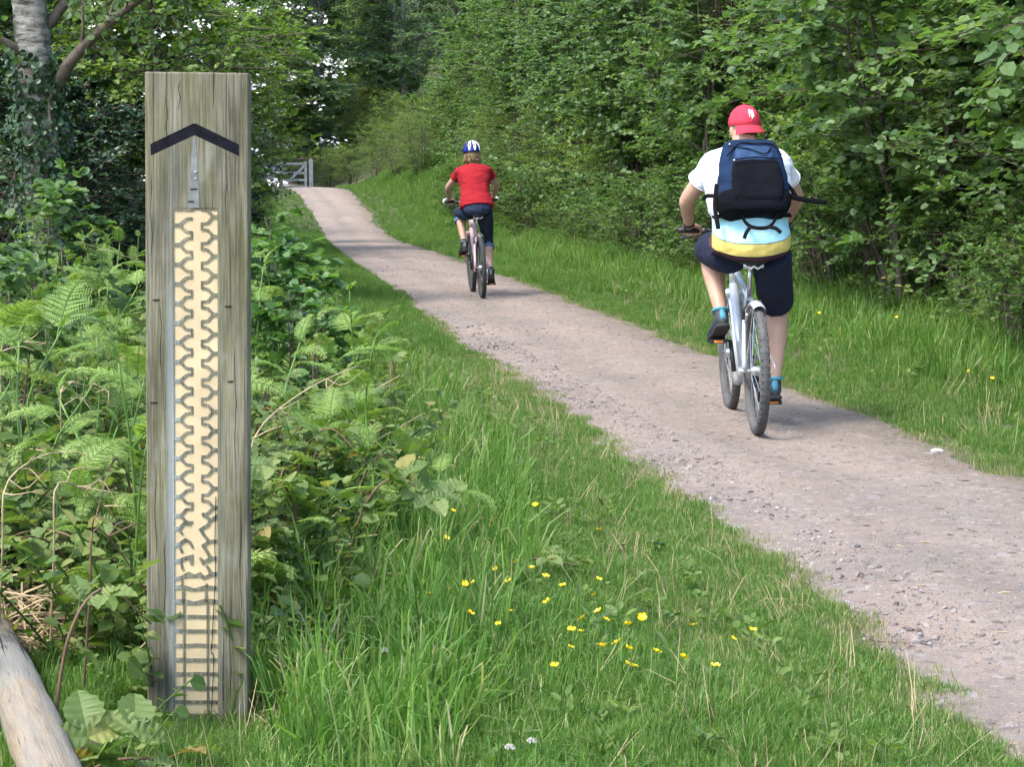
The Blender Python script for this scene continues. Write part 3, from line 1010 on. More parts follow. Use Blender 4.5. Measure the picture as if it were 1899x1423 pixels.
def wheel(parent, cy, R, tyre_m, tw, seed):
    cz = R
    mb = MB(); torus(mb, (0, cy, cz), R - tw - .009, .011, 48, 8, .012)
    w = mb.build('wheel', G['alu'], parent, True)
    mb = MB(); torus(mb, (0, cy, cz), R - tw, tw, 56, 12)
    for k in range(56):                                       # tread knobs
        a = 2 * math.pi * (k + .5) / 56
        for s in (-1, 0, 1):
            c = (s * tw * .6, cy + (R - .004 - .004 * abs(s)) * math.cos(a), cz + (R - .004 - .004 * abs(s)) * math.sin(a))
            box(mb, c, (tw * .5, .016, .0055), Matrix.Rotation(a - math.pi / 2, 3, 'X'))
    mb.build('tyre', tyre_m, w, True)
    mb = MB()
    for k in range(28):
        a = 2 * math.pi * k / 28
        s = 1 if k % 2 else -1
        tw_ = .35 * (1 if (k // 2) % 2 else -1)
        p0 = (s * .028, cy + .022 * math.cos(a + tw_ * 3), cz + .022 * math.sin(a + tw_ * 3))
        p1 = (s * .003, cy + (R - tw - .015) * math.cos(a), cz + (R - tw - .015) * math.sin(a))
        tube(mb, [p0, p1], .0014, 4, caps=False)
    mb.build('spokes', G['chrome'], w)
    mb = MB(); tube(mb, [(-.05, cy, cz), (-.03, cy, cz), (-.028, cy, cz), (.028, cy, cz), (.03, cy, cz), (.05, cy, cz)], [.008, .01, .024, .024, .01, .008], 12)
    mb.build('hub', G['alu'], w, True)
    return w


def bicycle(name, loc, rz, framem, tyre_m, label, fenders, gripm, barw=.31, crank=R_(78), knee=None, lean=0.0, barend=False):
    b = empty(name, loc, rz)
    b.rotation_euler = (0, lean, rz)
    tag(b, label, 'bicycle')
    R = .338
    wb = 1.06
    wheel(b, 0, R, tyre_m, .026, 1)
    wheel(b, wb, R, tyre_m, .026, 2)
    BB = np.array([0, .44, .29]); ST = np.array([0, .27, .76]); HT = np.array([0, .86, .86]); HB = np.array([0, .905, .72]); RA = np.array([0, 0, R])
    mb = MB()
    tube(mb, [BB, ST], .018, 12)
    tube(mb, [HB + [0, -.01, .02], BB + [0, .02, .0]], [.026, .029], 12)
    tube(mb, [HT + [0, -.005, -.03], ST + [0, .02, -.05]], [.021, .019], 12)
    tube(mb, [HB, HT], .025, 12)
    tube(mb, [BB + [-.038, 0, 0], BB + [.038, 0, 0]], .024, 12)
    for s in (-1, 1):
        tube(mb, catmull([BB + [s * .02, -.03, 0], [s * .045, .25, .31], [s * .065, .02, R]], 8), [.011] * 8, 8)
        tube(mb, catmull([ST + [s * .012, -.01, -.06], [s * .042, .16, .60], [s * .065, .01, R + .01]], 8), [.011] * 8, 8)
    tube(mb, [(-.04, .175, .62), (.04, .175, .62)], .009, 8)
    mb.build('frame', framem, b, True)
    mb = MB()
    FA = np.array([0, wb, R])
    tube(mb, [HB + [-.06, .012, -.03], HB + [.06, .012, -.03]], .02, 10)
    for s in (-1, 1): tube(mb, [HB + [s * .06, .012, -.03], [s * .062, wb - .07, .5], [s * .06, wb, R]], [.018, .017, .012], 10)
    mb.build('fork', framem, b, True)
    mb = MB(); tube(mb, [ST + [0, .01, -.05], [0, .222, .875]], .0135, 10); mb.build('seat_post', G['alu'], b, True)
    # saddle
    mb = MB()
    S = catmull([(0, .06, .905, .045, .020), (0, .09, .915, .083, .030), (0, .16, .915, .082, .028), (0, .24, .912, .045, .023), (0, .33, .912, .022, .018), (0, .36, .905, .012, .010)], 18)
    tube(mb, S[:, :3], S[:, 3], 16, S[:, 4], (1, 0, 0))
    sd_ = mb.build('saddle', G['saddle'], b, True)
    mb = MB()
    for s in (-1, 1): tube(mb, catmull([(s * .05, .08, .893), (s * .025, .14, .872), (s * .022, .24, .872), (s * .008, .33, .895)], 12), .0045, 6)
    tube(mb, catmull([(-.05, .08, .893), (-.02, .075, .868), (0, .075, .885), (.02, .075, .868), (.05, .08, .893)], 14), .005, 6)
    for s in (-1, 1): tube(mb, [(s * .045, .09, .873), (s * .045, .09, .897)], .011, 10)
    box(mb, (0, .2, .875), (.055, .05, .022))
    mb.build('saddle_rails', G['chrome'], sd_, True)
    # bars
    HC = np.array([0, .82, 1.035])
    mb = MB(); tube(mb, [HT + [0, -.004, .0], [0, .845, .98], [0, .845, 1.02]], .016, 10); tube(mb, [[0, .845, 1.01], HC], .018, 10)
    mb.build('stem', G['alu'], b, True)
    mb = MB()
    tube(mb, catmull([(-barw, .79, 1.055), (-.16, .815, 1.05), (-.06, .82, 1.036), (.06, .82, 1.036), (.16, .815, 1.05), (barw, .79, 1.055)], 24), .0125, 10)
    hb = mb.build('handlebar', G['dark_metal'] if not barend else G['alu'], b, True)
    for s in (-1, 1):
        mb = MB(); tube(mb, [(s * (barw + .008), .788, 1.055), (s * (barw + .006), .788, 1.055), (s * (barw - .115), .806, 1.053)], [.012, .0165, .0165], 12)
        mb.build('grip', gripm, b, True)
        mb = MB(); tube(mb, catmull([(s * (barw - .14), .83, 1.035), (s * (barw - .10), .87, 1.02), (s * (barw - .01), .85, 1.01)], 8), [.006] * 8, 6)
        box(mb, (s * (barw - .14), .82, 1.045), (.03, .05, .035))
        mb.build('brake_lever', G['dark_metal'], b, True)
        if barend:
            mb = MB(); limb(mb, [(s * (barw + .005), .79, 1.05, .012), (s * (barw - .0), .83, 1.075, .012), (s * (barw - .03), .885, 1.085, .011)], 8, 8)
            mb.build('bar_end', G['whitegrip'], b, True)
        mb = MB(); tube(mb, catmull([(s * (barw - .14), .85, 1.04), (s * .1, .96, 1.0), (s * .03, .93, .85), (s * .03, .9, .74)], 16), .0025, 5)
        mb.build('brake_cable', G['blackplastic'], b, True)
    # drive train
    mb = MB(); torus(mb, (.05, .44, .29), .085, .004, 44, 6, .003)
    for k in range(5):
        a = k * 1.2566; tube(mb, [(.05, .44, .29), (.05, .44 + .085 * math.cos(a), .29 + .085 * math.sin(a))], .006, 6)
    cr = mb.build('chainring', G['dark_metal'], b, True)
    cl = .17
    ped = {}
    for s, ph in ((-1, crank), (1, crank + math.pi)):
        e = np.array([s * .075, .44 + cl * math.cos(ph), .29 + cl * math.sin(ph)])
        mb = MB(); tube(mb, [(s * .06, .44, .29), e], [.014, .011], 8); mb.build('crank', G['dark_metal'], b, True)
        mb = MB(); box(mb, e + [s * .07, 0, 0], (.09, .085, .022)); tube(mb, [e, e + [s * .115, 0, 0]], .007, 8)
        pe = mb.build('pedal', G['blackplastic'], b)
        mb = MB(); box(mb, e + [s * .07, -.0445, 0], (.05, .004, .014)); mb.build('reflector', simple('amber_reflector', (.65, .22, .03), .3, .1), pe)
        ped[s] = e + [s * .072, 0, .012]
    mb = MB()
    tube(mb, catmull([(.05, .44, .375), (.05, .2, .372), (.05, .0, .378), (.05, -.035, .34), (.05, -.01, .31), (.05, .03, .29), (.05, .02, .2), (.05, .06, .195), (.05, .2, .205), (.05, .42, .207), (.05, .5, .235), (.05, .525, .29), (.05, .49, .36), (.05, .44, .375)], 60), .005, 5)
    mb.build('chain', G['dark_metal'], b, True)
    mb = MB(); torus(mb, (.048, 0, R), .04, .006, 24, 6, .012); box(mb, (.066, .02, R - .06), (.018, .035, .08)); ball(mb, (.06, .03, R - .11), (.012, .028, .028)); tube(mb, catmull([(.07, .0, R - .03), (.09, -.05, R + .02), (.07, .06, R + .1), (.05, .12, R + .2)], 10), .0028, 5)
    mb.build('derailleur', G['alu'], b, True)
    # brakes on the stays
    mb = MB()
    for s in (-1, 1): tube(mb, [(s * .05, .13, .60), (s * .055, .09, .655), (s * .03, .10, .70)], .009, 7)
    mb.build('brake', G['dark_metal'], b, True)
    if fenders:
        def fender(cy, a0, a1, wd, nm, rad=.365):
            V, qd = [], []
            n, m = 22, 9
            for i in range(n):
                a = a0 + (a1 - a0) * i / (n - 1)
                for sh in (0, .004):
                    for j in range(m):
                        u = -1 + 2 * j / (m - 1)
                        r_ = rad + sh - .020 * u * u
                        V.append((wd * u, cy + r_ * math.cos(a), R + r_ * math.sin(a)))
            for i in range(n - 1):
                o = i * 2 * m
                for j in range(m - 1):
                    qd.append((o + j, o + j + 1, o + 2 * m + j + 1, o + 2 * m + j))
                    qd.append((o + m + j, o + 2 * m + m + j, o + 2 * m + m + j + 1, o + m + j + 1))
                for j in (0, m - 1): qd.append((o + j, o + m + j, o + 3 * m + j, o + 2 * m + j))
            for i in (0, n - 1):
                o = i * 2 * m
                for j in range(m - 1): qd.append((o + j, o + m + j, o + m + j + 1, o + j + 1))
            mb = MB(); mb.add(V, qd); mb.build(nm, G['silver'], b, True)
        fender(0, R_(108), R_(52), .033, 'mudguard')
        fender(wb, R_(205), R_(70), .031, 'mudguard')
        mb = MB()
        for s in (-1, 1): tube(mb, [(s * .03, -.10, R + .34), (s * .06, 0, R)], .003, 5)
        mb.build('mudguard_stay', G['chrome'], b)
    return b, ped


# ------------------------------------------------------------------ people
def skin_mat(name, col):
    m, nt, p, o = newmat(name)
    n = noise_node(nt, 9, 5, objco(nt))
    r = ramp(nt, n.outputs['Fac'], [(.3, tuple(c * f for c, f in zip(col, (.85, .78, .75)))), (.55, col), (.75, tuple(min(1, c * 1.08) for c in col))])
    nt.links.new(r.outputs['Color'], p.inputs['Base Color'])
    p.inputs['Roughness'].default_value = .55
    p.inputs['Subsurface Weight'].default_value = .12
    p.inputs['Subsurface Radius'].default_value = (.02, .008, .004)
    p.inputs['Subsurface Scale'].default_value = .3
    return m


def cloth(name, col, var=.1, rough=.9, spec=.2):
    m, nt, p, o = newmat(name)
    v = objco(nt)
    n = noise_node(nt, 7, 5, v)
    r = ramp(nt, n.outputs['Fac'], [(.3, tuple(c * (1 - var) for c in col)), (.7, tuple(min(1, c * (1 + var)) for c in col))])
    nt.links.new(r.outputs['Color'], p.inputs['Base Color'])
    p.inputs['Roughness'].default_value = rough
    p.inputs['Specular IOR Level'].default_value = spec
    n2 = noise_node(nt, 260, 3, v)
    n3 = noise_node(nt, 11, 4, objco(nt, (1, 1, 2.4)))
    nt.links.new(bump(nt, n2.outputs['Fac'], .15, .002), p.inputs['Normal'])
    b1 = p.inputs['Normal'].links[0].from_node
    b2 = nt.nodes.new('ShaderNodeBump'); b2.inputs['Strength'].default_value = .5; b2.inputs['Distance'].default_value = .02
    nt.links.new(n3.outputs['Fac'], b2.inputs['Height']); nt.links.new(b2.outputs['Normal'], b1.inputs['Normal'])
    return m


def band_mat(name, bands, tilt=.30):
    """cloth with printed bands: list of (height, colour) going up, measured along the leaning back"""
    m, nt, p, o = newmat(name)
    tc = nt.nodes.new('ShaderNodeTexCoord'); sx = nt.nodes.new('ShaderNodeSeparateXYZ')
    nt.links.new(tc.outputs['Object'], sx.inputs[0])
    ad = nt.nodes.new('ShaderNodeMath'); ad.operation = 'MULTIPLY_ADD'; ad.inputs[1].default_value = tilt
    nt.links.new(sx.outputs['Y'], ad.inputs[0]); nt.links.new(sx.outputs['Z'], ad.inputs[2])
    mr = nt.nodes.new('ShaderNodeMapRange'); mr.inputs['From Min'].default_value = .5; mr.inputs['From Max'].default_value = 1.5
    nt.links.new(ad.outputs[0], mr.inputs['Value'])
    r = ramp(nt, mr.outputs[0], [(max(0, h - .5), c) for h, c in bands])
    r.color_ramp.interpolation = 'CONSTANT'
    nt.links.new(r.outputs['Color'], p.inputs['Base Color'])
    p.inputs['Roughness'].default_value = .85
    p.inputs['Specular IOR Level'].default_value = .25
    n3 = noise_node(nt, 12, 4, objco(nt, (1, 1, 2.0)))
    nt.links.new(bump(nt, n3.outputs['Fac'], .45, .02), p.inputs['Normal'])
    return m


def ik(hip, ank, l1, l2, out):
    """knee position; out = preferred direction"""
    hip, ank, out = map(lambda a: np.asarray(a, float), (hip, ank, out))
    d = ank - hip
    D = min(np.linalg.norm(d), (l1 + l2) * .999)
    u = d / np.linalg.norm(d)
    a = (l1 * l1 - l2 * l2 + D * D) / (2 * D)
    h = math.sqrt(max(l1 * l1 - a * a, 0))
    o = out - u * np.dot(out, u)
    return hip + u * a + nrm(o) * h


def rider(name, loc, rz, lean, P, ped, label):
    s, w = P['s'], P['w']
    top = empty(name, loc, rz)
    top.rotation_euler = (0, lean, rz)
    tag(top, label, 'person')
    sk = P['skin']
    # joints
    sp = [(0, .18, .965, .115, .075), (0, .18, .99, .155, .105), (0, .20, 1.06, .180, .125), (0, .25, 1.18, .180, .125), (0, .31, 1.31, .195, .125), (0, .355, 1.41, .185, .105), (0, .38, 1.455, .12, .08)]
    sp = [(x, y, .92 + (z - .92) * P['th'], a * w * P['prof'][i], b * w) for i, (x, y, z, a, b) in enumerate(sp)]
    zt = lambda z: .92 + (z - .92) * P['th']
    neck = [(0, .375, zt(1.44), .07 * w), (0, .405, zt(1.49), .062 * w), (0, .425, zt(1.55), .060 * w)]
    hc = np.array([0, .445, zt(1.625) + P['hz']])
    Rh = Matrix.Rotation(P['yaw'], 3, 'Z') @ Matrix.Rotation(P.get('nod', 0), 3, 'X')
    Rn = np.array(Rh)
    body = MB()
    hs = P['hs']
    S = catmull(sp, 20)
    tube(body, S[:, :3], S[:, 3], 20, S[:, 4], (1, 0, 0))
    limb(body, neck, 8, 14)
    hl = lambda x, y, z: hc + Rn @ (np.array([x, y, z]) * hs)
    ball(body, hl(0, -.012, .02), np.array([.077, .098, .092]) * hs, 18, 12, Rh)
    ball(body, hl(0, .018, -.045), np.array([.062, .078, .078]) * hs, 16, 10, Rh)
    ball(body, hl(0, .075, -.105), np.array([.026, .02, .02]) * hs, 12, 8, Rh)                # chin
    limb(body, [np.r_[hl(0, .088, .012), .008], np.r_[hl(0, .108, -.028), .013]], 5, 8)          # nose
    for q_ in (-1, 1):
        ball(body, hl(q_ * .034, .078, .022), np.array([.026, .013, .009]) * hs, 10, 6, Rh)       # brow
        ball(body, hl(q_ * .079, -.004, -.018), np.array([.010, .021, .032]) * hs, 12, 8, Rh)     # ear
        ball(body, hl(q_ * .040, .062, -.035), np.array([.022, .02, .022]) * hs, 10, 6, Rh)       # cheek
    limb(body, [np.r_[hl(-.022, .083, -.066), .006], np.r_[hl(0, .092, -.064), .0075], np.r_[hl(.022, .083, -.066), .006]], 6, 8)   # mouth
    J = {}
    for q_ in (-1, 1):
        sh = np.array([q_ * .178 * w * P['shw'], .355, zt(1.405)])
        gx_ = P['bar'] - .058
        gr = np.array([q_ * gx_, .797, 1.054])
        wr = gr + [q_ * .012, -.068, .030]
        el = ik(sh, wr, .285 * s, .255 * s, (q_ * 1.35, -.15, -.55 + P.get('elz', 0)))
        J['sh', q_], J['el', q_], J['wr', q_] = sh, el, wr
        m_ = sh * .5 + el * .5
        f1 = el * .72 + wr * .28
        aw = P['aw']
        limb(body, [np.r_[sh, .062 * aw], np.r_[sh * .7 + el * .3, .056 * aw], np.r_[m_, .052 * aw], np.r_[el, .043 * aw], np.r_[f1, .044 * aw], np.r_[el * .35 + wr * .65, .035 * aw], np.r_[wr, .027 * aw]], 18, 14)
        # palm on the grip, four fingers round it, thumb beneath
        hs_ = P['hand']
        palm_c = gr + [0, -.012, .027]
        limb(body, [(*wr, .026 * hs_, .021 * hs_), (*(wr * .45 + palm_c * .55), .037 * hs_, .018 * hs_), (*(gr + [0, .006, .0265]), .040 * hs_, .012 * hs_)], 9, 12, hint=(1, 0, 0))
        for k, (dx, fl, r0) in enumerate(((-.033, .92, .0088), (-.011, 1.0, .0092), (.011, .97, .009), (.033, .8, .0078))):
            fx_ = gr[0] + dx * q_ * hs_
            pts = []
            a_end = 95 - 215 * fl
            for a in np.linspace(95, a_end, 7):
                rr_ = .0165 + r0 * .92
                pts.append((fx_ + dx * .05, gr[1] + rr_ * math.cos(R_(a)), gr[2] + rr_ * math.sin(R_(a)), r0 * hs_ * (1 - .12 * (95 - a) / 215)))
            limb(body, pts, 12, 8)
        th = [(gr[0] - q_ * .03, wr[1] + .028, gr[2] + .024, .0125 * hs_), (gr[0] - q_ * .058, gr[1] - .012, gr[2] + .012, .0108 * hs_), (gr[0] - q_ * .062, gr[1] + .012, gr[2] - .016, .0098 * hs_), (gr[0] - q_ * .048, gr[1] + .024, gr[2] - .023, .0085 * hs_)]
        limb(body, th, 10, 8)
    lw = P['lw']
    for q_ in (-1, 1):
        hip = np.array([q_ * .1 * w, .2, .942])
        pe = ped[q_]
        pit = P['pitch'][q_]                       # toe-down angle
        fd = np.array([q_ * .08, math.cos(pit), -math.sin(pit)])
        upv = np.array([0, math.sin(pit), math.cos(pit)])
        sole = pe + upv * .004
        ank = sole - fd * .125 * s + upv * .095 * s
        kn = ik(hip, ank, P['thigh'], P['shin'], P['kout'][q_])
        J['hip', q_], J['kn', q_], J['ank', q_], J['sole', q_], J['fd', q_], J['up', q_] = hip, kn, ank, sole, fd, upv
        sh_ = ank - kn
        back = nrm(np.cross(np.cross(sh_, kn - hip), sh_))
        back = back * (-1 if np.dot(back, hip - kn) < 0 else 1)
        limb(body, [np.r_[hip + [0, .02, .03], .03 * lw], np.r_[hip * .6 + kn * .4, .066 * lw], np.r_[hip * .25 + kn * .75, .062 * lw], np.r_[kn, .056 * lw],
                    np.r_[kn * .78 + ank * .22 + back * .012, .057 * lw], np.r_[kn * .62 + ank * .38 + back * .016, .059 * lw], np.r_[kn * .3 + ank * .7 + back * .004, .043 * lw], np.r_[ank + [0, 0, .01], .034 * lw], np.r_[ank - upv * .04, .034 * lw]], 26, 14)
        # foot inside the shoe
        limb(body, [(*(sole - fd * .15 * s + upv * .045), .026, .026), (*(sole - fd * .06 * s + upv * .042), .033, .028), (*(sole + fd * .05 * s + upv * .03), .036, .018)], 8, 10, hint=(1, 0, 0))
    bo = link('body', remesh(body, .0058, 3, 'body', sk), top)
    mb = MB()
    eye_m = simple('eye_white', (.7, .7, .68), .2, .05)
    for q_ in (-1, 1):
        mb = MB(); ball(mb, hl(q_ * .033, .083, .0), .0125 * hs); mb.build('eye', eye_m, top, True)
    # shoes
    for q_ in (-1, 1):
        sole, fd, up = J['sole', q_], J['fd', q_], J['up', q_]
        hx = nrm(np.cross(fd, up))
        c = lambda f, h: sole + fd * f * s + up * h
        mb = MB()
        SH = [(*c(-.185, .052), .012, .02), (*c(-.175, .05), .030, .036), (*c(-.14, .052), .039, .043), (*c(-.08, .052), .041, .042), (*c(-.01, .045), .045, .034), (*c(.05, .036), .047, .026), (*c(.09, .03), .036, .019), (*c(.108, .026), .012, .008)]
        Sx = catmull(SH, 20)
        tube(mb, Sx[:, :3], Sx[:, 3] * P['shoe'], 16, Sx[:, 4], hx)
        limb(mb, [(*c(-.135, .07), .038, .042), (*(c(-.125, .112)), .042, .046)], 5, 14, hint=hx, round_ends=False)
        sh_o = link('shoe', remesh(mb, .006, 2, 'shoe', P['shoem']), top)
        mb = MB()
        SO = [(*c(-.192, .012), .016, .010), (*c(-.18, .011), .034, .013), (*c(-.13, .010), .042, .013), (*c(-.06, .009), .041, .012), (*c(.02, .009), .047, .012), (*c(.075, .010), .044, .012), (*c(.112, .013), .018, .009)]
        Sx = catmull(SO, 20)
        tube(mb, Sx[:, :3], Sx[:, 3] * P['shoe'], 16, Sx[:, 4], hx, expo=.6)
        mb.build('sole', P['solem'], sh_o, True)
        mb = MB()
        torus_pts = [c(-.128, .112) + hx * .040 * math.cos(a) + fd * .044 * math.sin(a) for a in np.linspace(0, 6.283, 17)]
        tube(mb, torus_pts, .010, 8, caps=False)
        tube(mb, [c(-.186, .045), c(-.176, .075), c(-.168, .112)], [.014, .018, .012], 8, [.006, .008, .008], hx)
        mb.build('collar', P['collarm'], sh_o, True)
        if P.get('sock'):
            mb = MB(); a0 = J['ank', q_]; k0 = J['kn', q_]
            limb(mb, [np.r_[a0 + (k0 - a0) * .0, .040], np.r_[a0 + (k0 - a0) * .12, .0395]], 5, 14, round_ends=False)
            mb.build('sock', P['sock'], top, True)
    # trousers
    mb = MB()
    hipw = P['hipw']
    W = [(0, .155, .92, .12, .105), (0, .155, .955, .190, .145), (0, .18, 1.02, .196, .150), (0, .205, 1.075, .19, .143), (0, .232, P['waist'], .188, .140)]
    S = catmull([(x, y, z, a * w * hipw, b * w) for x, y, z, a, b in W], 14)
    tube(mb, S[:, :3], S[:, 3], 24, S[:, 4], (1, 0, 0))
    ball(mb, (0, .165, .955), (.165 * w * hipw, .135 * w, .045))
    for q_ in (-1, 1): ball(mb, (q_ * .075 * w, .115, .992 - .02 * (P['short'] > 1)), (.10 * w, .08 * w, .085 - .012 * (P['short'] > 1)))
    for q_ in (-1, 1):
        hip, kn, ank = J['hip', q_], J['kn', q_], J['ank', q_]
        f = P['short']
        e = P['ease']
        if f <= 1:
            limb(mb, [np.r_[hip, .100 * lw], np.r_[hip * .6 + kn * .4, .092 * lw + e], np.r_[hip * (1 - f) + kn * f, .080 * lw + e * 1.6]], 12, 18, round_ends=False)
        else:
            g_ = f - 1
            limb(mb, [np.r_[hip, .100 * lw], np.r_[hip * .6 + kn * .4, .092 * lw + e], np.r_[hip * .2 + kn * .8, .073 * lw + e], np.r_[kn, .066 * lw + e], np.r_[kn * (1 - g_ * .6) + ank * g_ * .6, .064 * lw + e], np.r_[kn * (1 - g_) + ank * g_, .062 * lw + e]], 18, 18, round_ends=False)
            cu = MB()
            d_ = ank - kn
            limb(cu, [np.r_[kn + d_ * (g_ - .10), .064 * lw + e + .008], np.r_[kn + d_ * (g_ - .04), .066 * lw + e + .010], np.r_[kn + d_ * (g_ + .012), .063 * lw + e + .008]], 7, 18, round_ends=False)
            link('cuff', remesh(cu, .006, 2, 'cuff', P['cuffm']), top)
    link('trousers' if P['short'] > 1 else 'shorts', remesh(mb, .008, 5, 'legwear', P['legm'], P['wr'], 9, 3.1, (1, 1, 1.6)), top)
    # t-shirt
    mb = MB()
    e = P['shirt_e']
    h0 = P['hem']
    yl = lambda z: .20 + (z - 1.06) * .47
    T = [(0, yl(h0) - .01, h0, .193 + e, .158), (0, yl(h0 + .05) - .008, h0 + .05, .190 + e, .150)]
    T = [(x, y, z, a * w * P['hemw'], b * w) for x, y, z, a, b in T]
    for i, (x, y, z, a, b) in enumerate(sp[3:]):
        T.append((x, y, z, a + (.022 + e) * w, b + .016))
    T[-1] = (T[-1][0], T[-1][1], T[-1][2] + .012, .088 * w, .082 * w)
    S = catmull(T, 18)
    tube(mb, S[:, :3], S[:, 3], 24, S[:, 4], (1, 0, 0))
    for q_ in (-1, 1):
        sh, el = J['sh', q_], J['el', q_]
        f = P['sleeve']
        limb(mb, [np.r_[sh + [-q_ * .05, -.005, .008], .075 * w], np.r_[sh, .072 * P['aw']], np.r_[sh * (1 - f * .55) + el * f * .55, .068 * P['aw']], np.r_[sh * (1 - f) + el * f, .068 * P['aw'] + .004]], 12, 18, round_ends=False)
        # slope from neck to shoulder
        limb(mb, [np.r_[(q_ * .05, .385, zt(1.455)), .05 * w], np.r_[sh + [-q_ * .015, 0, .022], .052 * w]], 6, 14)
    link('t_shirt', remesh(mb, .008, 5, 't_shirt', P['shirtm'], P['wr'], 10, 7.7, (.8, 1, 1.9)), top)
    for q_ in (-1, 1):
        sh, el = J['sh', q_], J['el', q_]
        f = P['sleeve']
        mb = MB()
        dd_ = nrm(el - sh)
        a_ = nrm(np.cross(dd_, [0, 0, 1.])); b_ = np.cross(dd_, a_)
        rr_ = .068 * P['aw'] + .0045
        for off in (.0, .022):
            c_ = sh * (1 - f) + el * f - dd_ * (.004 + off)
            tube(mb, [c_ + (a_ * math.cos(t) + b_ * math.sin(t)) * (rr_ - .0018 * (off > 0)) for t in np.linspace(0, 6.283, 25)], .0028 if off == 0 else .0016, 5, caps=False)
        mb.build('sleeve_hem', P['shirtm'], top, True)
    mb = MB()
    nc = np.array(neck[0][:3]) * .55 + np.array(neck[1][:3]) * .45
    ring = [nc + np.array([.078 * w * math.cos(a), .074 * w * math.sin(a), -.02 * math.sin(a) + .0]) for a in np.linspace(0, 6.283, 25)]
    tube(mb, ring, .010, 8, caps=False)
    mb.build('neckline', P['shirtm'], top, True)
    return top, hc, Rn, hs, J, hl


def dome(mb, hl, r, c=(0, -.012, .02), z_lo=-.1, n=28, m=10, back_drop=0.0, th=.0):
    """upper part of an ellipsoid in head space"""
    V, q = [], []
    ph0 = math.asin(max(-1, min(1, z_lo)))
    for i in range(m + 1):
        ph = math.pi / 2 - (math.pi / 2 - ph0) * i / m
        for j in range(n):
            a = 2 * math.pi * j / n
            z = math.sin(ph) * r[2] - (back_drop * max(0, -math.sin(a)) if i == m else back_drop * max(0, -math.sin(a)) * (i / m) ** 3)
            V.append(hl(c[0] + r[0] * math.cos(ph) * math.cos(a), c[1] + r[1] * math.cos(ph) * math.sin(a), c[2] + z))
    for i in range(m):
        for j in range(n):
            q.append((i * n + j, (i + 1) * n + j, (i + 1) * n + (j + 1) % n, i * n + (j + 1) % n))
    mb.add(V, q)


# --- the man
skin_m = skin_mat('skin_fair', (.44, .265, .185))
skin_f = skin_mat('skin_pale', (.44, .28, .20))
MAN_LOC = (1.29, 10.7, 0)
MAN_LOC = (1.29, 10.7, float(zpath(1.29, 10.7)))
MRZ = R_(1.5)
bike_m, ped_m = bicycle('bicycle', MAN_LOC, MRZ, G['silver'], G['tyre_dusty'], 'silver bicycle with mudguards and black saddle, ridden by the person with backpack', True, G['blackplastic'], .315, R_(80), lean=R_(-1.0))
PM = dict(hz=-.035, s=1.0, w=1.08, th=1.04, prof=[1, 1, 1.02, 1.02, 1.0, 1, 1], shw=.90, aw=.98, lw=1.08, hand=1.05, bar=.315, yaw=R_(17), nod=R_(-4), hs=.93, skin=skin_m,
          thigh=.45, shin=.43, kout={-1: (-.14, 1, .25), 1: (.25, 1, .1)}, pitch={-1: R_(24), 1: R_(6)}, shoe=1.0,
          shoem=simple('shoe_dark', (.03, .034, .04), .7, .3, 30, bstr=.2), solem=simple('sole_dark', (.03, .028, .028), .8, .4, 40, bstr=.5, bscale=180), collarm=simple('shoe_teal', (.06, .23, .30), .7, .25, 30),
          legm=band_mat('shorts_banded', [(0, (.010, .012, .030)), (.905, (.10, .025, .03)), (.916, (.012, .012, .03)), (.926, (.50, .40, .11)), (.994, (.05, .06, .07)), (.999, (.33, .60, .66))], -.35),
          waist=1.13, hipw=1.0, short=.90, ease=.006, wr=.006, shirt_e=.0, hem=1.10, hemw=.98, sleeve=.52, shirtm=cloth('white_cotton', (.66, .68, .72), .03))
man, hc, Rn, hs, JM, hl = rider('person', MAN_LOC, MRZ, R_(-1.0), PM, ped_m, 'cyclist in white T-shirt, dark shorts and red cap riding away, hands on the bars')
G['capred'] = cloth('cap_red', (.50, .035, .06), .12)
mb = MB()
dome(mb, hl, (.088, .109, .106), z_lo=-.12, n=36, m=12)
cap = mb.build('cap', G['capred'], man, True)
sol = cap.modifiers.new('thickness', 'SOLIDIFY'); sol.thickness = .004
# peak turned to the back, drooping
V, q = [], []
n, m = 21, 8
for sh in (0, -.004):
    for i in range(n):
        a = R_(-90 - 62 + 124 * i / (n - 1))
        for j in range(m):
            t = j / (m - 1)
            ln_ = .072 * (1 - .35 * abs((i / (n - 1)) * 2 - 1) ** 2.5)
            rr_ = 1 + 0 * t
            bx, by = .088 * math.cos(a), .109 * math.sin(a)
            dn = math.hypot(bx, by)
            V.append(hl(bx * (1 + t * .22) * .99, -.012 + by * .99 - t * ln_ * .55, .004 - t * .050 * (1 - .25 * abs((i / (n - 1)) * 2 - 1)) - .02 * abs((i / (n - 1)) * 2 - 1) ** 2 * t + sh))
for i in range(n - 1):
    for j in range(m - 1):
        q.append((i * m + j, i * m + j + 1, (i + 1) * m + j + 1, (i + 1) * m + j))
        o = n * m
        q.append((o + i * m + j, o + (i + 1) * m + j, o + (i + 1) * m + j + 1, o + i * m + j + 1))
for i in range(n - 1):
    o = n * m
    q.append((i * m + m - 1, o + i * m + m - 1, o + (i + 1) * m + m - 1, (i + 1) * m + m - 1))
mb = MB(); mb.add(V, q)
mb.build('peak', G['capred'], cap, True)
mb = MB()
ring = [hl(.0895 * math.cos(a), -.012 + .1105 * math.sin(a), .008) for a in np.linspace(0, 6.283, 40)]
tube(mb, ring, .0022, 5, caps=False)
for k in range(6):
    a = k * math.pi / 3 + .52
    tube(mb, [hl(.0885 * math.cos(ph) * math.cos(a), -.012 + .1095 * math.cos(ph) * math.sin(a), .02 + .1065 * math.sin(ph)) for ph in np.linspace(-.1, 1.5, 14)], .0009, 4, caps=False)
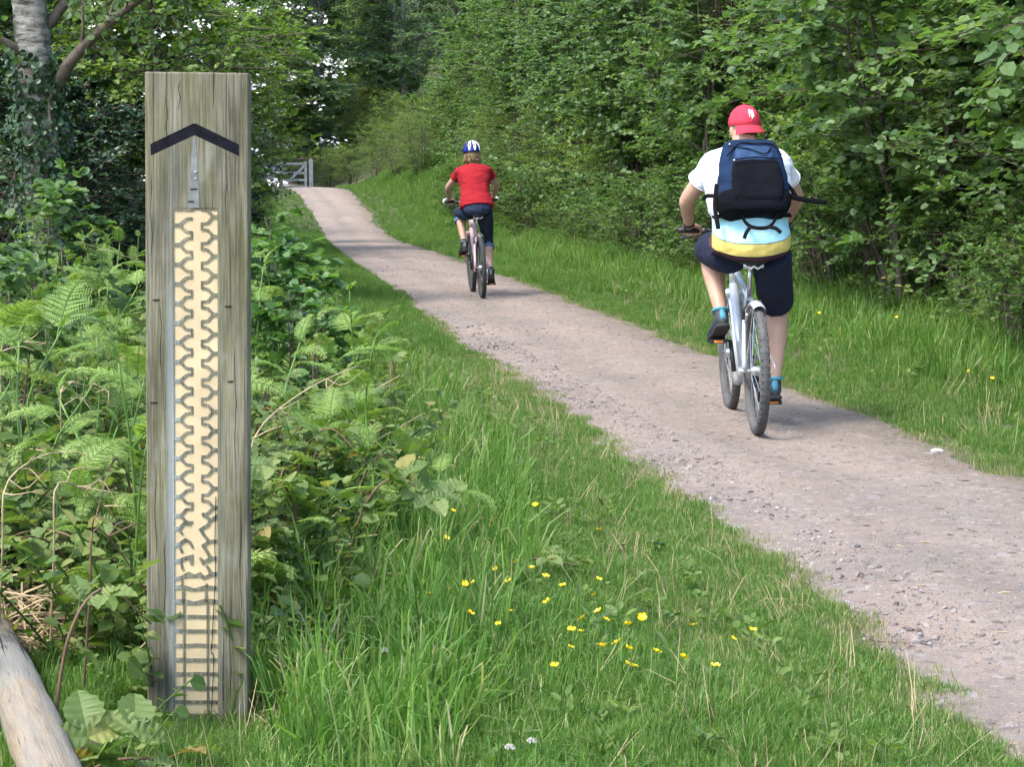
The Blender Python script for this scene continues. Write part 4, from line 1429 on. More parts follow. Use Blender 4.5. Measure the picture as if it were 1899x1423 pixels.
ball(mb, hl(0, -.012, .128), .007)
mb.build('cap_seam', simple('cap_seam_red', (.33, .02, .04), .8, .1), cap, True)


def on_cap(u, v):
    """point just above the back of the cap; u to the viewer's right, v up, metres"""
    a = -math.pi / 2 + u / .098
    ph = .44 + v / .105
    return hl(.0905 * math.cos(ph) * math.cos(a), -.012 + .1118 * math.cos(ph) * math.sin(a), .02 + .1085 * math.sin(ph))


mb = MB()
LS = .031
strokes = [([(-.62, -.62), (-.62, .62)], .12), ([(-.62, .62), (.52, -.72)], .14), ([(.52, -.72), (.52, .78)], .12),
           ([(-.82, -.62), (-.44, -.62)], .07), ([(-.85, .58), (-.5, .66)], .07), ([(.34, .72), (.72, .78)], .07),
           ([(-.42, .98), (.02, .12)], .13), ([(.82, .55), (.45, .38), (.02, .12)], .11), ([(.02, .12), (.02, -1.0)], .13),
           ([(-.62, .95), (-.22, 1.0)], .07), ([(-.2, -.98), (.24, -.98)], .07)]
for pts, wd in strokes:
    P_ = catmull([(a, b, 0) for a, b in pts], 8)
    tube(mb, [on_cap(a * LS * .8, b * LS) for a, b, _ in P_], wd * LS * .64, 6)
mb.build('cap_emblem', simple('white_embroidery', (.82, .82, .82), .8, .05), cap, True)
# short hair below the cap
mb = MB()
S = [(*hl(0, -.045, -.02), .066 * hs, .052 * hs), (*hl(0, -.038, -.055), .060 * hs, .050 * hs), (*hl(0, -.03, -.085), .050 * hs, .044 * hs)]
limb(mb, S, 8, 16, hint=Rn @ np.array([1, 0, 0]))
link('hair', remesh(mb, .006, 2, 'hair', simple('cropped_brown_hair', (.10, .055, .03), .8, .4, 90, bstr=.6, bscale=300), .002, 120), man)
# wristband and watch
mb = MB(); w0, e0 = JM['wr', -1], JM['el', -1]
tube(mb, [w0 + (e0 - w0) * .06, w0 + (e0 - w0) * .13], .034, 14); mb.build('wristband', G['blackplastic'], man, True)
mb = MB(); w0, e0 = JM['wr', 1], JM['el', 1]
tube(mb, [w0 + (e0 - w0) * .08, w0 + (e0 - w0) * .2], .035, 14); mb.build('watch', G['blackplastic'], man, True)

# --- his backpack
bp = empty('backpack', MAN_LOC, MRZ)
bp.rotation_euler = (0, R_(-1.0), MRZ)
tag(bp, 'navy and black backpack with hanging straps worn by the cyclist in white', 'backpack')
G['navy'] = cloth('pack_navy', (.008, .022, .055), .3, .85, .12)
G['packblack'] = cloth('pack_black', (.0045, .005, .0075), .3, .9, .08)
G['webbing'] = simple('black_webbing', (.004, .004, .005), .9, .3, 80, spec=.15)
ax = nrm(np.array([0, .45, 1.0]))                 # up along the back
nb = nrm(np.array([0, -1.0, .45]))                # away from the back
B0 = np.array([0, .055, 1.155])


def bpnt(x, u, d): return B0 + np.array([x, 0, 0]) + ax * u + nb * d


def pack_loft(rows, n=28, expo=.55):
    mb = MB()
    S = catmull([(*bpnt(x, u, d), a, b) for x, u, d, a, b in rows], 24)
    tube(mb, S[:, :3], S[:, 3], n, S[:, 4], (1, 0, 0), expo=expo)
    return mb


mb = pack_loft([(0, -.012, .0, .10, .05), (0, .0, .0, .165, .085), (0, .06, .004, .19, .098), (0, .18, .0, .182, .095), (0, .29, -.006, .168, .085), (0, .37, -.014, .152, .07), (0, .405, -.024, .125, .05), (0, .418, -.03, .07, .02)])
main = link('pack_body', remesh(mb, .007, 5, 'pack_body', G['navy'], .006, 9, 1.3, (1, 1, 1.4)), bp)
mb = pack_loft([(.0, -.014, .0, .10, .05), (.0, -.002, .0, .168, .088), (.0, .05, .004, .192, .1015), (.0, .09, .004, .1915, .1005), (.0, .115, .003, .183, .092)])
link('base_panel', remesh(mb, .007, 5, 'base_panel', G['packblack'], .004, 10, 5.3), bp)
mb = pack_loft([(.012, .05, .075, .115, .02), (.012, .06, .078, .132, .036), (.012, .15, .078, .134, .040), (.012, .245, .070, .122, .036), (.012, .258, .066, .112, .016)], expo=.3)
link('pocket', remesh(mb, .006, 4, 'pocket', G['packblack'], .004, 12, 2.2), bp)
mb = pack_loft([(.008, .278, .06, .085, .02), (.008, .288, .062, .104, .034), (.008, .335, .045, .098, .034), (.008, .362, .03, .08, .02)], expo=.4)
link('pocket', remesh(mb, .006, 4, 'pocket', cloth('pack_navy_light', (.02, .052, .12), .35, .7), .005, 14, 8.2), bp)
mb = MB()
tube(mb, catmull([bpnt(-.135, .30, .088), bpnt(-.06, .385, .052), bpnt(.02, .375, .066), bpnt(.11, .375, .055), bpnt(.15, .30, .085)], 30), .004, 6)
tube(mb, catmull([bpnt(-.105, .262, .122), bpnt(0, .27, .128), bpnt(.125, .262, .122)], 20), .0035, 6)
tube(mb, catmull([bpnt(-.1, .355, .075), bpnt(-.02, .335, .092), bpnt(.06, .30, .104), bpnt(.1, .345, .082)], 20), .0035, 6)
mb.build('zip', G['webbing'], bp, True)
for zp in (bpnt(-.105, .255, .128), bpnt(-.115, .375, .065)):
    mb = MB(); ball(mb, zp, .006); mb.build('zip_pull', G['alu'], bp, True)


def strap(pts, w=.012, t=.0022, nm='strap', hint=(0, 0, 1), n=24):
    mb = MB(); tube(mb, catmull(pts, n), w, 8, t, hint, expo=.5); return mb.build(nm, G['webbing'], bp, True)


strap([bpnt(-.15, .05, .03), bpnt(-.185, .10, .0), bpnt(-.235, .12, -.02), bpnt(-.262, .105, -.03)], .011)
strap([bpnt(-.19, .17, .02), bpnt(-.205, .05, .01), bpnt(-.195, -.08, .005)], .012, .003, hint=(1, 0, 0))
strap([bpnt(.175, .10, .02), bpnt(.225, .09, .0), bpnt(.30, .082, -.02), bpnt(.39, .078, -.04)], .014)
strap([bpnt(.16, .17, .05), bpnt(.205, .13, .01), bpnt(.235, .085, -.01)], .011)
strap([bpnt(-.075, -.005, .03), bpnt(-.055, -.06, .04), bpnt(-.02, -.09, .045), bpnt(.045, -.095, .045), bpnt(.085, -.07, .04), bpnt(.125, .0, .03)], .010, .003)
strap([bpnt(-.03, -.085, .046), bpnt(-.055, -.12, .05), bpnt(-.07, -.155, .05)], .010, .0025, hint=(1, 0, 0))
strap([bpnt(.06, -.088, .046), bpnt(.10, -.10, .046), bpnt(.125, -.125, .046)], .011, .0025, hint=(1, 0, 0))
for q_ in (-1, 1):
    strap([bpnt(q_ * .09, .35, -.05), bpnt(q_ * .105, .395, -.11), bpnt(q_ * .11, .37, -.2), bpnt(q_ * .13, .25, -.265), bpnt(q_ * .16, .12, -.24), bpnt(q_ * .185, .03, -.1), bpnt(q_ * .17, .01, -.03)], .026, .007, 'shoulder_strap', (1, 0, 0), 40)
mb = MB(); tube(mb, catmull([bpnt(-.035, .40, -.03), bpnt(-.03, .435, -.04), bpnt(.04, .435, -.04), bpnt(.045, .40, -.03)], 16), .007, 8); mb.build('grab_handle', G['webbing'], bp, True)
# collar of a grey hood lying behind the neck
mb = MB(); tube(mb, catmull([bpnt(-.10, .405, -.06), bpnt(-.02, .425, -.04), bpnt(.09, .435, -.05), bpnt(.12, .43, -.08)], 18), .016, 8); mb.build('collar_roll', G['packblack'], bp, True)

# --- the woman
WRZ = R_(6.9)
WL = (-.31, 21.6)
WOM_LOC = (WL[0], WL[1], float(zpath(*WL)))
bike_w, ped_w = bicycle('bicycle', WOM_LOC, WRZ, G['pinkframe'], G['tyre'], 'pink and white bicycle ridden by the cyclist in the red T-shirt', False, G['blackplastic'], .30, R_(74), barend=True, lean=R_(-2.6))
for o in (bike_w,): o.scale = (.96, .96, .96)
PWm = dict(hz=-.01, s=.95, w=.86, th=.965, prof=[1, 1, .93, .90, .95, .97, 1], shw=.98, aw=.80, lw=.88, hand=.88, bar=.30, yaw=R_(-3), nod=R_(-6), hs=.98, skin=skin_f,
           thigh=.435, shin=.42, kout={-1: (-.15, 1, .2), 1: (.12, 1, .1)}, pitch={-1: R_(14), 1: R_(16)}, shoe=.92,
           shoem=simple('shoe_black', (.016, .017, .018), .7, .3, 30, bstr=.2), solem=simple('sole_black', (.02, .02, .02), .8, .4, 40), collarm=simple('shoe_grey', (.10, .13, .12), .7, .25, 30),
           legm=cloth('denim_dark', (.020, .030, .060), .3), cuffm=cloth('denim_cuff', (.10, .16, .24), .25), waist=1.05, hipw=.98, short=1.30, ease=.004, wr=.0055,
           shirt_e=.002, hem=.985, hemw=1.16, sleeve=.42, shirtm=cloth('red_cotton', (.27, .012, .018), .14), sock=simple('sock_navy', (.03, .04, .07), .9, .2, 50), elz=.25)
wom, hc, Rn, hs, JW, hl = rider('person', WOM_LOC, WRZ, R_(-2.6), PWm, ped_w, 'cyclist in red T-shirt, rolled jeans and blue helmet, farther along the path')
wom.scale = (.96, .96, .96)
G['helmblue'] = simple('helmet_blue', (.02, .035, .26), .25, .15, 10)
G['helmwhite'] = simple('helmet_white', (.75, .76, .80), .3, .05, 10)
mb = MB()
dome(mb, hl, (.100, .126, .112), (0, -.004, .028), -.22, 36, 12)
helm = mb.build('helmet', G['helmblue'], wom, True)
sol = helm.modifiers.new('thickness', 'SOLIDIFY'); sol.thickness = .012
HP = lambda a, ph, o=1.0: hl(.100 * o * math.cos(ph) * math.cos(a), -.004 + .126 * o * math.cos(ph) * math.sin(a), .028 + .112 * o * math.sin(ph))
for a in (-1.57 - .30, -1.57 + .34, -1.57 + 1.05):
    mb = MB()
    big = abs(a + 1.57) < .5
    tube(mb, [HP(a * (1 - .0 * t) , -.12 + 1.35 * t, 1.012) for t in np.linspace(0, 1, 12)], (.017 if big else .007) * np.sin(np.linspace(.5, 2.8, 12)), 8, .005)
    mb.build('white_stripe', G['helmwhite'], helm, True)
for a, p0, p1, wd in ((-1.57, .2, .95, .011), (-1.57 - .30, .35, .62, .010), (-1.57 + .30, .35, .62, .010), (-1.57 - .66, .05, .8, .011), (-1.57 + .66, .05, .8, .011), (-1.57 - 1.25, .1, .7, .01), (-1.57 + 1.25, .1, .7, .01)):
    mb = MB(); tube(mb, [HP(a, p0 + (p1 - p0) * t, 1.022) for t in np.linspace(0, 1, 8)], wd * np.sin(np.linspace(.35, 2.8, 8)), 8, .005)
    mb.build('vent', G['blackplastic'], helm, True)
mb = MB()
g = random.Random(5)
for k in range(170):
    a = -math.pi / 2 + g.uniform(-1.75, 1.75)
    rx = .072 + g.uniform(0, .018)
    z0_, z1_ = -.02, -.075 - g.uniform(0, .05)
    fl = g.uniform(.9, 1.3)
    pts = [hl(rx * math.cos(a), -.015 + rx * 1.2 * math.sin(a), z0_), hl(rx * 1.08 * math.cos(a), -.015 + rx * 1.25 * math.sin(a), (z0_ + z1_) / 2), hl(rx * fl * math.cos(a) + g.uniform(-.01, .01), -.015 + rx * fl * 1.15 * math.sin(a), z1_)]
    tube(mb, catmull(pts, 6), [.004, .005, .005, .0045, .003, .001], 4, tint=g.random())
mb.build('hair', leafmat('blond_hair', [(0, (.05, .03, .016)), (.5, (.15, .095, .045)), (1, (.34, .24, .12))], .15, .45), wom, True)
mb = MB()
for q_ in (-1, 1): tube(mb, catmull([hl(q_ * .098, .01, .0), hl(q_ * .075, .03, -.07), hl(0, .05, -.125)], 10), .005, 6)
mb.build('chin_strap', G['blackplastic'], helm, True)

# ------------------------------------------------------------------ vegetation: shrubs and trees
def at(u, v, d):
    """ground point seen in picture column u at distance d"""
    return ((u - IW / 2) / FPX * d, d)


HB = [bush_mesh('hedge_a', G['hedge'], G['bark'], seed=1, H=2.9, R=1.15, nst=9, ntw=115, sub=11, lpt=8, ls=.052, clear=.10, tpl=ROUND, spread=.6),
      bush_mesh('hedge_b', G['bright'], G['bark'], seed=2, H=3.4, R=1.2, nst=8, ntw=120, sub=11, lpt=8, ls=.048, clear=.12, tpl=LEAF, spread=.6),
      bush_mesh('hedge_c', G['hazel'], G['bark'], seed=3, H=3.1, R=1.25, nst=10, ntw=112, sub=10, lpt=8, ls=.06, clear=.10, tpl=ROUND, spread=.6),
      bush_mesh('hedge_low', G['hedge'], G['bark'], seed=4, H=1.35, R=.8, nst=9, ntw=120, sub=8, lpt=7, ls=.045, clear=.04, tpl=LEAF, spread=.7)]
BR = [bush_mesh('bright_bush', G['bright'], G['bark'], seed=5, H=2.6, R=1.35, nst=10, ntw=190, sub=9, lpt=8, ls=.05, clear=.06, tpl=NARROW, spread=.65)]
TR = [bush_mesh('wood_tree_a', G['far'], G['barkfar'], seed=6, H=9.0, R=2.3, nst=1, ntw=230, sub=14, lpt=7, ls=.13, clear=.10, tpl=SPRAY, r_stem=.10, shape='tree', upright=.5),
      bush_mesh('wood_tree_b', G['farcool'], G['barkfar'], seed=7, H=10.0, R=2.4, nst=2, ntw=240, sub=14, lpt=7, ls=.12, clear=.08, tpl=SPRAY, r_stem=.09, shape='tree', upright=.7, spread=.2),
      bush_mesh('wood_tree_c', G['hedge'], G['bark'], seed=8, H=8.0, R=2.1, nst=1, ntw=230, sub=13, lpt=7, ls=.12, clear=.06, tpl=SPRAY, r_stem=.09, shape='tree', upright=.4)]
NT = [bush_mesh('alder', G['hedge'], G['bark'], seed=9, H=6.5, R=1.7, nst=3, ntw=190, sub=11, lpt=8, ls=.075, clear=.14, tpl=ROUND, r_stem=.05, shape='tree', upright=.5, spread=.35),
      bush_mesh('sallow', G['hazel'], G['bark'], seed=10, H=6.0, R=1.8, nst=4, ntw=190, sub=11, lpt=8, ls=.08, clear=.12, tpl=LEAF, r_stem=.045, shape='tree', upright=.4, spread=.4)]
PT_ = [bush_mesh('pole_tree_a', G['hazel'], G['bark'], seed=17, H=5.6, R=1.25, nst=7, ntw=150, sub=9, lpt=8, ls=.062, clear=.22, tpl=ROUND, r_stem=.026, shape='tree', upright=.45, spread=.6),
       bush_mesh('pole_tree_b', G['hedge'], G['bark'], seed=18, H=6.2, R=1.3, nst=6, ntw=150, sub=9, lpt=8, ls=.055, clear=.28, tpl=LEAF, r_stem=.028, shape='tree', upright=.35, spread=.55)]
OV = bush_mesh('overhang', G['hazel'], G['bark'], seed=19, H=4.2, R=1.7, nst=5, ntw=120, sub=8, lpt=7, ls=.085, clear=.3, tpl=ROUND, r_stem=.03, shape='tree', upright=.15, spread=.5)
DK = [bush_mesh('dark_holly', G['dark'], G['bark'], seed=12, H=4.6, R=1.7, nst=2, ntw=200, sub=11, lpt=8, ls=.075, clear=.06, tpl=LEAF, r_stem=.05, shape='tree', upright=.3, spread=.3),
      bush_mesh('larch', G['hedge'], G['bark'], seed=13, H=8.5, R=2.6, nst=1, ntw=170, sub=16, lpt=8, ls=.11, clear=.22, tpl=NARROW, r_stem=.09, shape='cone', upright=.0, droop=.25)]
HW = [bush_mesh('hawthorn', G['bright'], G['bark'], seed=14, H=4.4, R=1.6, nst=4, ntw=190, sub=11, lpt=8, ls=.055, clear=.05, tpl=ROUND, r_stem=.04, shape='tree', upright=.4, spread=.4)]


def blossom_mesh(seed, H, R, n, cl, size):
    g = np.random.default_rng(seed)
    mb = MB()
    for k in range(n):
        a, t = g.random() * 6.283, g.random() ** .8
        z = H * (.25 + .7 * t)
        r = R * (.75 + .35 * g.random()) * math.sin(min(1, .25 + .75 * (1 - t) + .1) * math.pi * .6)
        c = np.array([r * math.cos(a), r * math.sin(a), z])
        m = cl
        P = c + g.normal(0, .07, (m, 3)) * [1, 1, .5]
        leaves(mb, P, nrm(g.normal(0, 1, (m, 3)) * [1, 1, .3]), nrm(g.normal(0, .5, (m, 3)) + [0, 0, .8]), size * (.6 + .8 * g.random(m)), SPRAY)
    return mb.mesh('hawthorn_blossom', G['blossom'])


BL = blossom_mesh(3, 4.4, 1.6, 34, 26, .045)

vr = random.Random(77)


def zone(x, d):
    u = IW / 2 + FPX * x / d
    return ('right of the rider in white' if u > 1490 else 'directly behind the rider in white' if u > 1280 else 'between the two riders' if u > 930 else 'behind the rider in red' if u > 800 else 'left of the rider in red')


def wzone(x, d):
    u = IW / 2 + FPX * x / d
    return ('left of the post' if u < 260 else 'behind the post' if u < 480 else 'above the far gate' if u < 620 else 'between the gate and the rider in red' if u < 840 else 'above and right of the rider in red')


# hedge along the right of the path
GH = 'shrubs of the hedge along the right of the path'
k = 0
d = 12.2
while d < 58:
    R = 1.15
    off = 2.15 + .75 + vr.uniform(-.12, .2)
    x = float(pr(d)) + off
    mesh = HB[vr.choice([0, 1, 2])]
    if 33 < d < 47 and vr.random() < .7: mesh = BR[0]
    s = vr.uniform(.85, 1.1)
    if vr.random() < .5:
        pm = PT_[vr.choice([0, 1])]
        put_bush('thin_stemmed_tree', pm, (x + vr.uniform(-.5, .1), d), vr.uniform(0, 6.28), vr.uniform(.85, 1.1), ('pale-leaved' if pm is PT_[0] else 'narrow-leaved') + ' tree of many thin stems in the hedge, ' + zone(x, d), 'tree', 'thin-stemmed trees of the right hedge, ' + zone(x, d))
        if vr.random() < .5:
            d += (.6 + d * .010) * vr.uniform(.85, 1.15)
            continue
    put_bush('hedge_shrub', mesh, (x, d), vr.uniform(0, 6.28), (s, s, s * vr.uniform(.85, 1.05)), ('bright yellow-green' if mesh is BR[0] else 'pale-leaved' if mesh is HB[2] else 'yellowish fine-leaved' if mesh is HB[1] else 'mid-green') + ' hedge shrub ' + zone(x, d), 'shrub', GH + ', ' + zone(x, d), 'stem')
    d += (.85 + d * .012) * vr.uniform(.85, 1.15)
for (x, dd, s_, lab) in ((3.75, 11.4, 1.0, 'hazel with large pale leaves hanging in at the top right corner'), (4.1, 13.6, 1.05, 'large-leaved hazel behind the one in the top right corner'), (3.3, 16.8, .9, 'large-leaved hazel above the right shoulder of the rider in white')):
    put_bush('hazel_tree', OV, (x, dd), vr.uniform(0, 6.28), s_, lab, 'tree', 'large-leaved hazels')
GL = 'low shrubs at the foot of the right hedge'
d = 11.6
while d < 50:
    x = float(pr(d)) + 1.85 + vr.uniform(-.25, .5)
    s = vr.uniform(.55, .95)
    put_bush('low_shrub', HB[3], (x, d), vr.uniform(0, 6.28), s, 'low leafy shrub at the grass edge ' + zone(x, d), 'shrub', GL + ', ' + zone(x, d), 'stem')
    d += vr.uniform(.6, 1.2) * (1 + d * .015)
GA = 'slender trees rising behind the right hedge'
d = 13.5
while d < 62:
    x = float(pr(d)) + 4.4 + vr.uniform(-.5, 1.0)
    put_bush('hedgerow_tree', NT[vr.choice([0, 1])], (x, d), vr.uniform(0, 6.28), vr.uniform(.9, 1.15), 'slender tree rising behind the hedge ' + zone(x, d), 'tree', GA + ', ' + zone(x, d))
    d += vr.uniform(1.7, 2.6) * (1 + d * .01)
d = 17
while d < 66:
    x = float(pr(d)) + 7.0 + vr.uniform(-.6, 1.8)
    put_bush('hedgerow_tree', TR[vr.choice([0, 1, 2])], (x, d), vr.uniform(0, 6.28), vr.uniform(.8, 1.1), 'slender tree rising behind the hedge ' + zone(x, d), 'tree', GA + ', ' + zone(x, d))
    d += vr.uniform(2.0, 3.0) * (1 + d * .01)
# far wood behind the gate
GW = 'trees of the wood beyond the gate'
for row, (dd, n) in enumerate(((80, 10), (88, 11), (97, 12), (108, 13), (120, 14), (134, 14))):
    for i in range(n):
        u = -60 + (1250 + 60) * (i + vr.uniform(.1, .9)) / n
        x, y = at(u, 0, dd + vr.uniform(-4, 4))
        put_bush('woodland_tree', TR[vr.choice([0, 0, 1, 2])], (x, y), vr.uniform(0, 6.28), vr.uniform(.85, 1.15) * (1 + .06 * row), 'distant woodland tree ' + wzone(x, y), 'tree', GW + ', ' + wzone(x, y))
for (u, dd, s) in ((655, 68, .55), (700, 66, .7), (740, 62, .75), (610, 74, .6), (780, 60, .8), (560, 78, .8), (640, 80, .9), (700, 78, .9), (600, 90, 1.0), (680, 92, 1.1), (760, 74, 1.0), (500, 84, 1.0), (530, 96, 1.2), (640, 104, 1.3), (720, 100, 1.3), (800, 70, .9), (560, 110, 1.9), (620, 118, 2.0), (500, 116, 1.9), (660, 128, 2.2), (590, 134, 2.4), (540, 128, 2.2), (430, 120, 2.0), (700, 118, 1.9), (450, 100, 1.6), (520, 104, 1.7), (560, 96, 1.5), (640, 88, 1.2), (625, 97, 1.5), (480, 128, 2.4), (520, 140, 2.7), (560, 146, 2.8)):
    put_bush('bank_bush', BR[0], at(u, 0, dd), vr.uniform(0, 6.28), s, 'bright yellow-green bush on the bank ' + wzone(*at(u, 0, dd)), 'shrub', 'bushes on the far bank, ' + wzone(*at(u, 0, dd)), 'stem')
# left side
for (u, dd, s, lab) in ((330, 20.5, 1.0, 'hawthorn speckled with white blossom behind the top of the post'), (340, 33, 1.05, 'blossoming hawthorn just right of the post, left of the path'),
                        (235, 27, 1.1, 'hawthorn with white blossom between the birch and the post'), (450, 70, 1.0, 'white-flowered hawthorn overhanging the left of the path near the gate'),
                        (120, 36, 1.3, 'tall hawthorn behind the ivy-clad birch')):
    put_bush('hawthorn', HW[0], at(u, 0, dd), vr.uniform(0, 6.28), s, lab, 'tree', 'blossoming hawthorns', extra=BL)
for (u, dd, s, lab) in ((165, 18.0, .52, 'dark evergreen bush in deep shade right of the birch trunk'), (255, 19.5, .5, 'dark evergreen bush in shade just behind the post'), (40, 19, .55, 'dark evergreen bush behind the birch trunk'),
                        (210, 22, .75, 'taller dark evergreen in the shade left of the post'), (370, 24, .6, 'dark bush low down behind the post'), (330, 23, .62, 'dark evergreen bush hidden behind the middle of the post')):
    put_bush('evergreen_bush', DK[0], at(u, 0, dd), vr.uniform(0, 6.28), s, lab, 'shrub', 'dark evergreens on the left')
for (u, dd, s, lab) in ((600, 84, .8, 'drooping larch above the gate'), (320, 38, .8, 'dark larch with drooping boughs right of the post')):
    put_bush('larch', DK[1], at(u, 0, dd), vr.uniform(0, 6.28), s, lab, 'tree', 'dark larches')
GS = 'trees of the left wood'
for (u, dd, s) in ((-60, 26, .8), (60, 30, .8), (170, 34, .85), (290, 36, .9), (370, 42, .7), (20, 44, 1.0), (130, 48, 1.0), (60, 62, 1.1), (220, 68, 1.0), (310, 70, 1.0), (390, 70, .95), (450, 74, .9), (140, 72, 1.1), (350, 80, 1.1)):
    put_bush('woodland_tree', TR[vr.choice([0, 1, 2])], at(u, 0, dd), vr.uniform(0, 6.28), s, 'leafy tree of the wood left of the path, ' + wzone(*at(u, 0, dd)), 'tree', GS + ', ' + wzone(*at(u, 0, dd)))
for (u, dd, s) in ((430, 26, .8), (440, 31, .8), (450, 37, .8), (470, 44, .7), (480, 52, .7), (400, 20, .6), (475, 60, .7)):
    put_bush('verge_shrub', HB[vr.choice([0, 1, 3])], at(u, 0, dd), vr.uniform(0, 6.28), s * .55, 'rounded shrub on the left verge of the path beyond the post', 'shrub', 'shrubs on the left verge', 'stem')

# birch with ivy, upper left
bx, by = at(78, 0, 15)
birch = empty('birch_tree', (bx, by, float(zg(bx, by)) - .05))
tag(birch, 'birch with ivy-clad trunk and a long bare branch reaching right, behind the ferns', 'tree')
BS = 15 / FPX


def bp_(u, v, dy=0.0):                      # point of the birch by its place in the picture, metres from its foot
    return np.array([(u - IW / 2) * BS - bx, dy, CAM_H - (v - HOR) * BS - birch.location.z])


mb = MB()
trunk = catmull([np.r_[bp_(98, 660), .18], np.r_[bp_(95, 560), .15], np.r_[bp_(88, 420), .14], np.r_[bp_(82, 260), .135], np.r_[bp_(76, 130), .13], np.r_[bp_(66, 0), .125], np.r_[bp_(58, -150), .11], np.r_[bp_(60, -500), .06]], 40)
tube(mb, trunk[:, :3], trunk[:, 3] + .006 * np.sin(np.arange(40) * 2.3), 16)
mb.build('trunk', G['birch'], birch, True)
for pts in ([(100, 190, 0, .05), (140, 130, -.15, .045), (195, 80, -.3, .036), (255, 35, -.4, .03), (318, -6, -.5, .022), (380, -60, -.6, .012)],
            [(60, 105, 0, .05), (25, 85, -.1, .04), (-25, 55, -.2, .03), (-80, 20, -.3, .02)],
            [(90, 60, 0, .045), (118, 20, .1, .038), (150, -40, .2, .03), (190, -130, .3, .02)],
            [(172, 98, -.25, .018), (180, 60, -.3, .012), (178, 0, -.3, .009), (170, -60, -.3, .005)],
            [(230, 52, -.37, .015), (240, 20, -.4, .01), (258, -20, -.45, .006)],
            [(118, 170, -.1, .014), (108, 190, -.15, .012), (112, 240, -.2, .008)]):
    mb = MB()
    P_ = catmull([np.r_[bp_(u, v, dy), r] for u, v, dy, r in pts], 16)
    tube(mb, P_[:, :3], P_[:, 3], 9)
    mb.build('branch', G['bark'], birch, True)
g = np.random.default_rng(21)
lm = MB()
n = 3000
tt = g.random(n) ** .9
zz = np.interp(tt, [0, 1], [bp_(0, 640)[2], bp_(0, 100)[2]])
cx = np.interp(zz, trunk[::1, 2], trunk[:, 0])
a = g.random(n) * 6.283
dens = .5 + .5 * np.sin(a * 1.0 + zz * 1.7) + .25
keep = g.random(n) < dens
rr = .15 + .05 * g.random(n) + .05 * np.sin(zz * 7) ** 2
P_ = np.stack([cx + rr * np.cos(a), rr * np.sin(a), zz], -1)[keep]
o_ = np.stack([np.cos(a), np.sin(a), 0 * a], -1)[keep]
leaves(lm, P_, nrm(np.array([0, 0, -.7]) + g.normal(0, .5, P_.shape)), nrm(o_ + g.normal(0, .3, P_.shape) + [0, 0, .4]), .034 + .02 * g.random(len(P_)), ROUND)
tag(lm.build('ivy', G['ivy'], birch), kind='stuff')
lm = MB(); tw = MB()
N = 150
src = [(330, -25, -.5), (290, -20, -.5), (170, -60, .1), (-40, 30, -.3), (175, -40, -.3), (60, -160, 0), (110, -140, .1), (385, -60, -.5)]
P0 = np.array([bp_(*src[i % len(src)][:2], src[i % len(src)][2]) + g.normal(0, .12, 3) for i in range(N)])
dv = nrm(g.normal(0, 1, (N, 3)) + [0, 0, .1])
ln = .25 + .5 * g.random(N)
P2 = P0 + dv * ln[:, None] - [0, 0, .1]
P1 = (P0 + P2) / 2 + [0, 0, .06]
tubes3(tw, P0, P1, P2, np.full(N, .005), np.full(N, .0015), 4)
tw.build('twigs', G['bark'], birch)
t_ = (np.arange(9)[None] + .5 + .4 * g.random((N, 9))) / 9.5
LP = bez(P0, P1, P2, t_).reshape(-1, 3)
leaves(lm, LP, nrm(g.normal(0, 1, LP.shape) + [0, 0, -.4]), nrm(g.normal(0, .5, LP.shape) + [0, 0, .7]), .045 + .025 * g.random(len(LP)), ROUND)
tag(lm.build('crown', G['hazel'], birch), kind='stuff')

# ------------------------------------------------------------------ bracken
def frond_mesh(seed, ln, pairs, wid, curl):
    g = np.random.default_rng(seed)
    st, lf = MB(), MB()
    n = 26
    t = np.linspace(0, 1, n)
    # rachis in the y-z plane, leaves the stalk along +y and arches; tip still rolled up when curl > 0
    ang = R_(48) - R_(62) * t - curl * np.clip((t - .72) / .28, 0, 1) ** 1.5
    C = np.zeros((n, 3))
    for i in range(1, n):
        C[i] = C[i - 1] + ln / (n - 1) * np.array([0, math.cos(ang[i]), math.sin(ang[i])])
    tube(st, C, .0032 * (1 - .75 * t), 5, tint=.5)
    tg = nrm(np.gradient(C, axis=0))
    for k in range(pairs):
        tk = .14 + .84 * (k + .5) / pairs
        p = np.array([np.interp(tk, t, C[:, j]) for j in range(3)])
        d = nrm(np.array([np.interp(tk, t, tg[:, j]) for j in range(3)]))
        up = np.cross(np.array([1., 0, 0]), d)
        pl_ = wid * (1 - tk) ** .8 * (1 if tk > .2 else .8) * (.9 + .2 * g.random())
        for sgn in (-1, 1):
            pd = nrm(np.array([sgn * 1.0, 0, 0]) + d * (.35 + .2 * g.random()) + up * g.uniform(-.12, .16))
            m = max(4, int(pl_ / .0095))
            u = (np.arange(m) + .6) / m
            base = p + pd * (u * pl_)[:, None] - up * (.12 * pl_ * u ** 2)[:, None]
            sz = .030 * (pl_ / wid) ** .5 * (1 - u * .82) + .004
            for s2 in (-1, 1):
                ld = nrm(s2 * d + pd * .45)[None].repeat(m, 0)
                leaves(lf, base, ld, nrm(up[None] + g.normal(0, .18, (m, 3))), sz, dict(v=SPRAY['v'] * [.62, 1, .5], q=SPRAY['q']), np.clip(.45 + .5 * (tk - .3) + .25 * g.random(m), 0, 1))
            tube(st, [p, p + pd * pl_ * .9 - up * .1 * pl_], [.0014, .0006], 3, caps=False)
    return st, lf


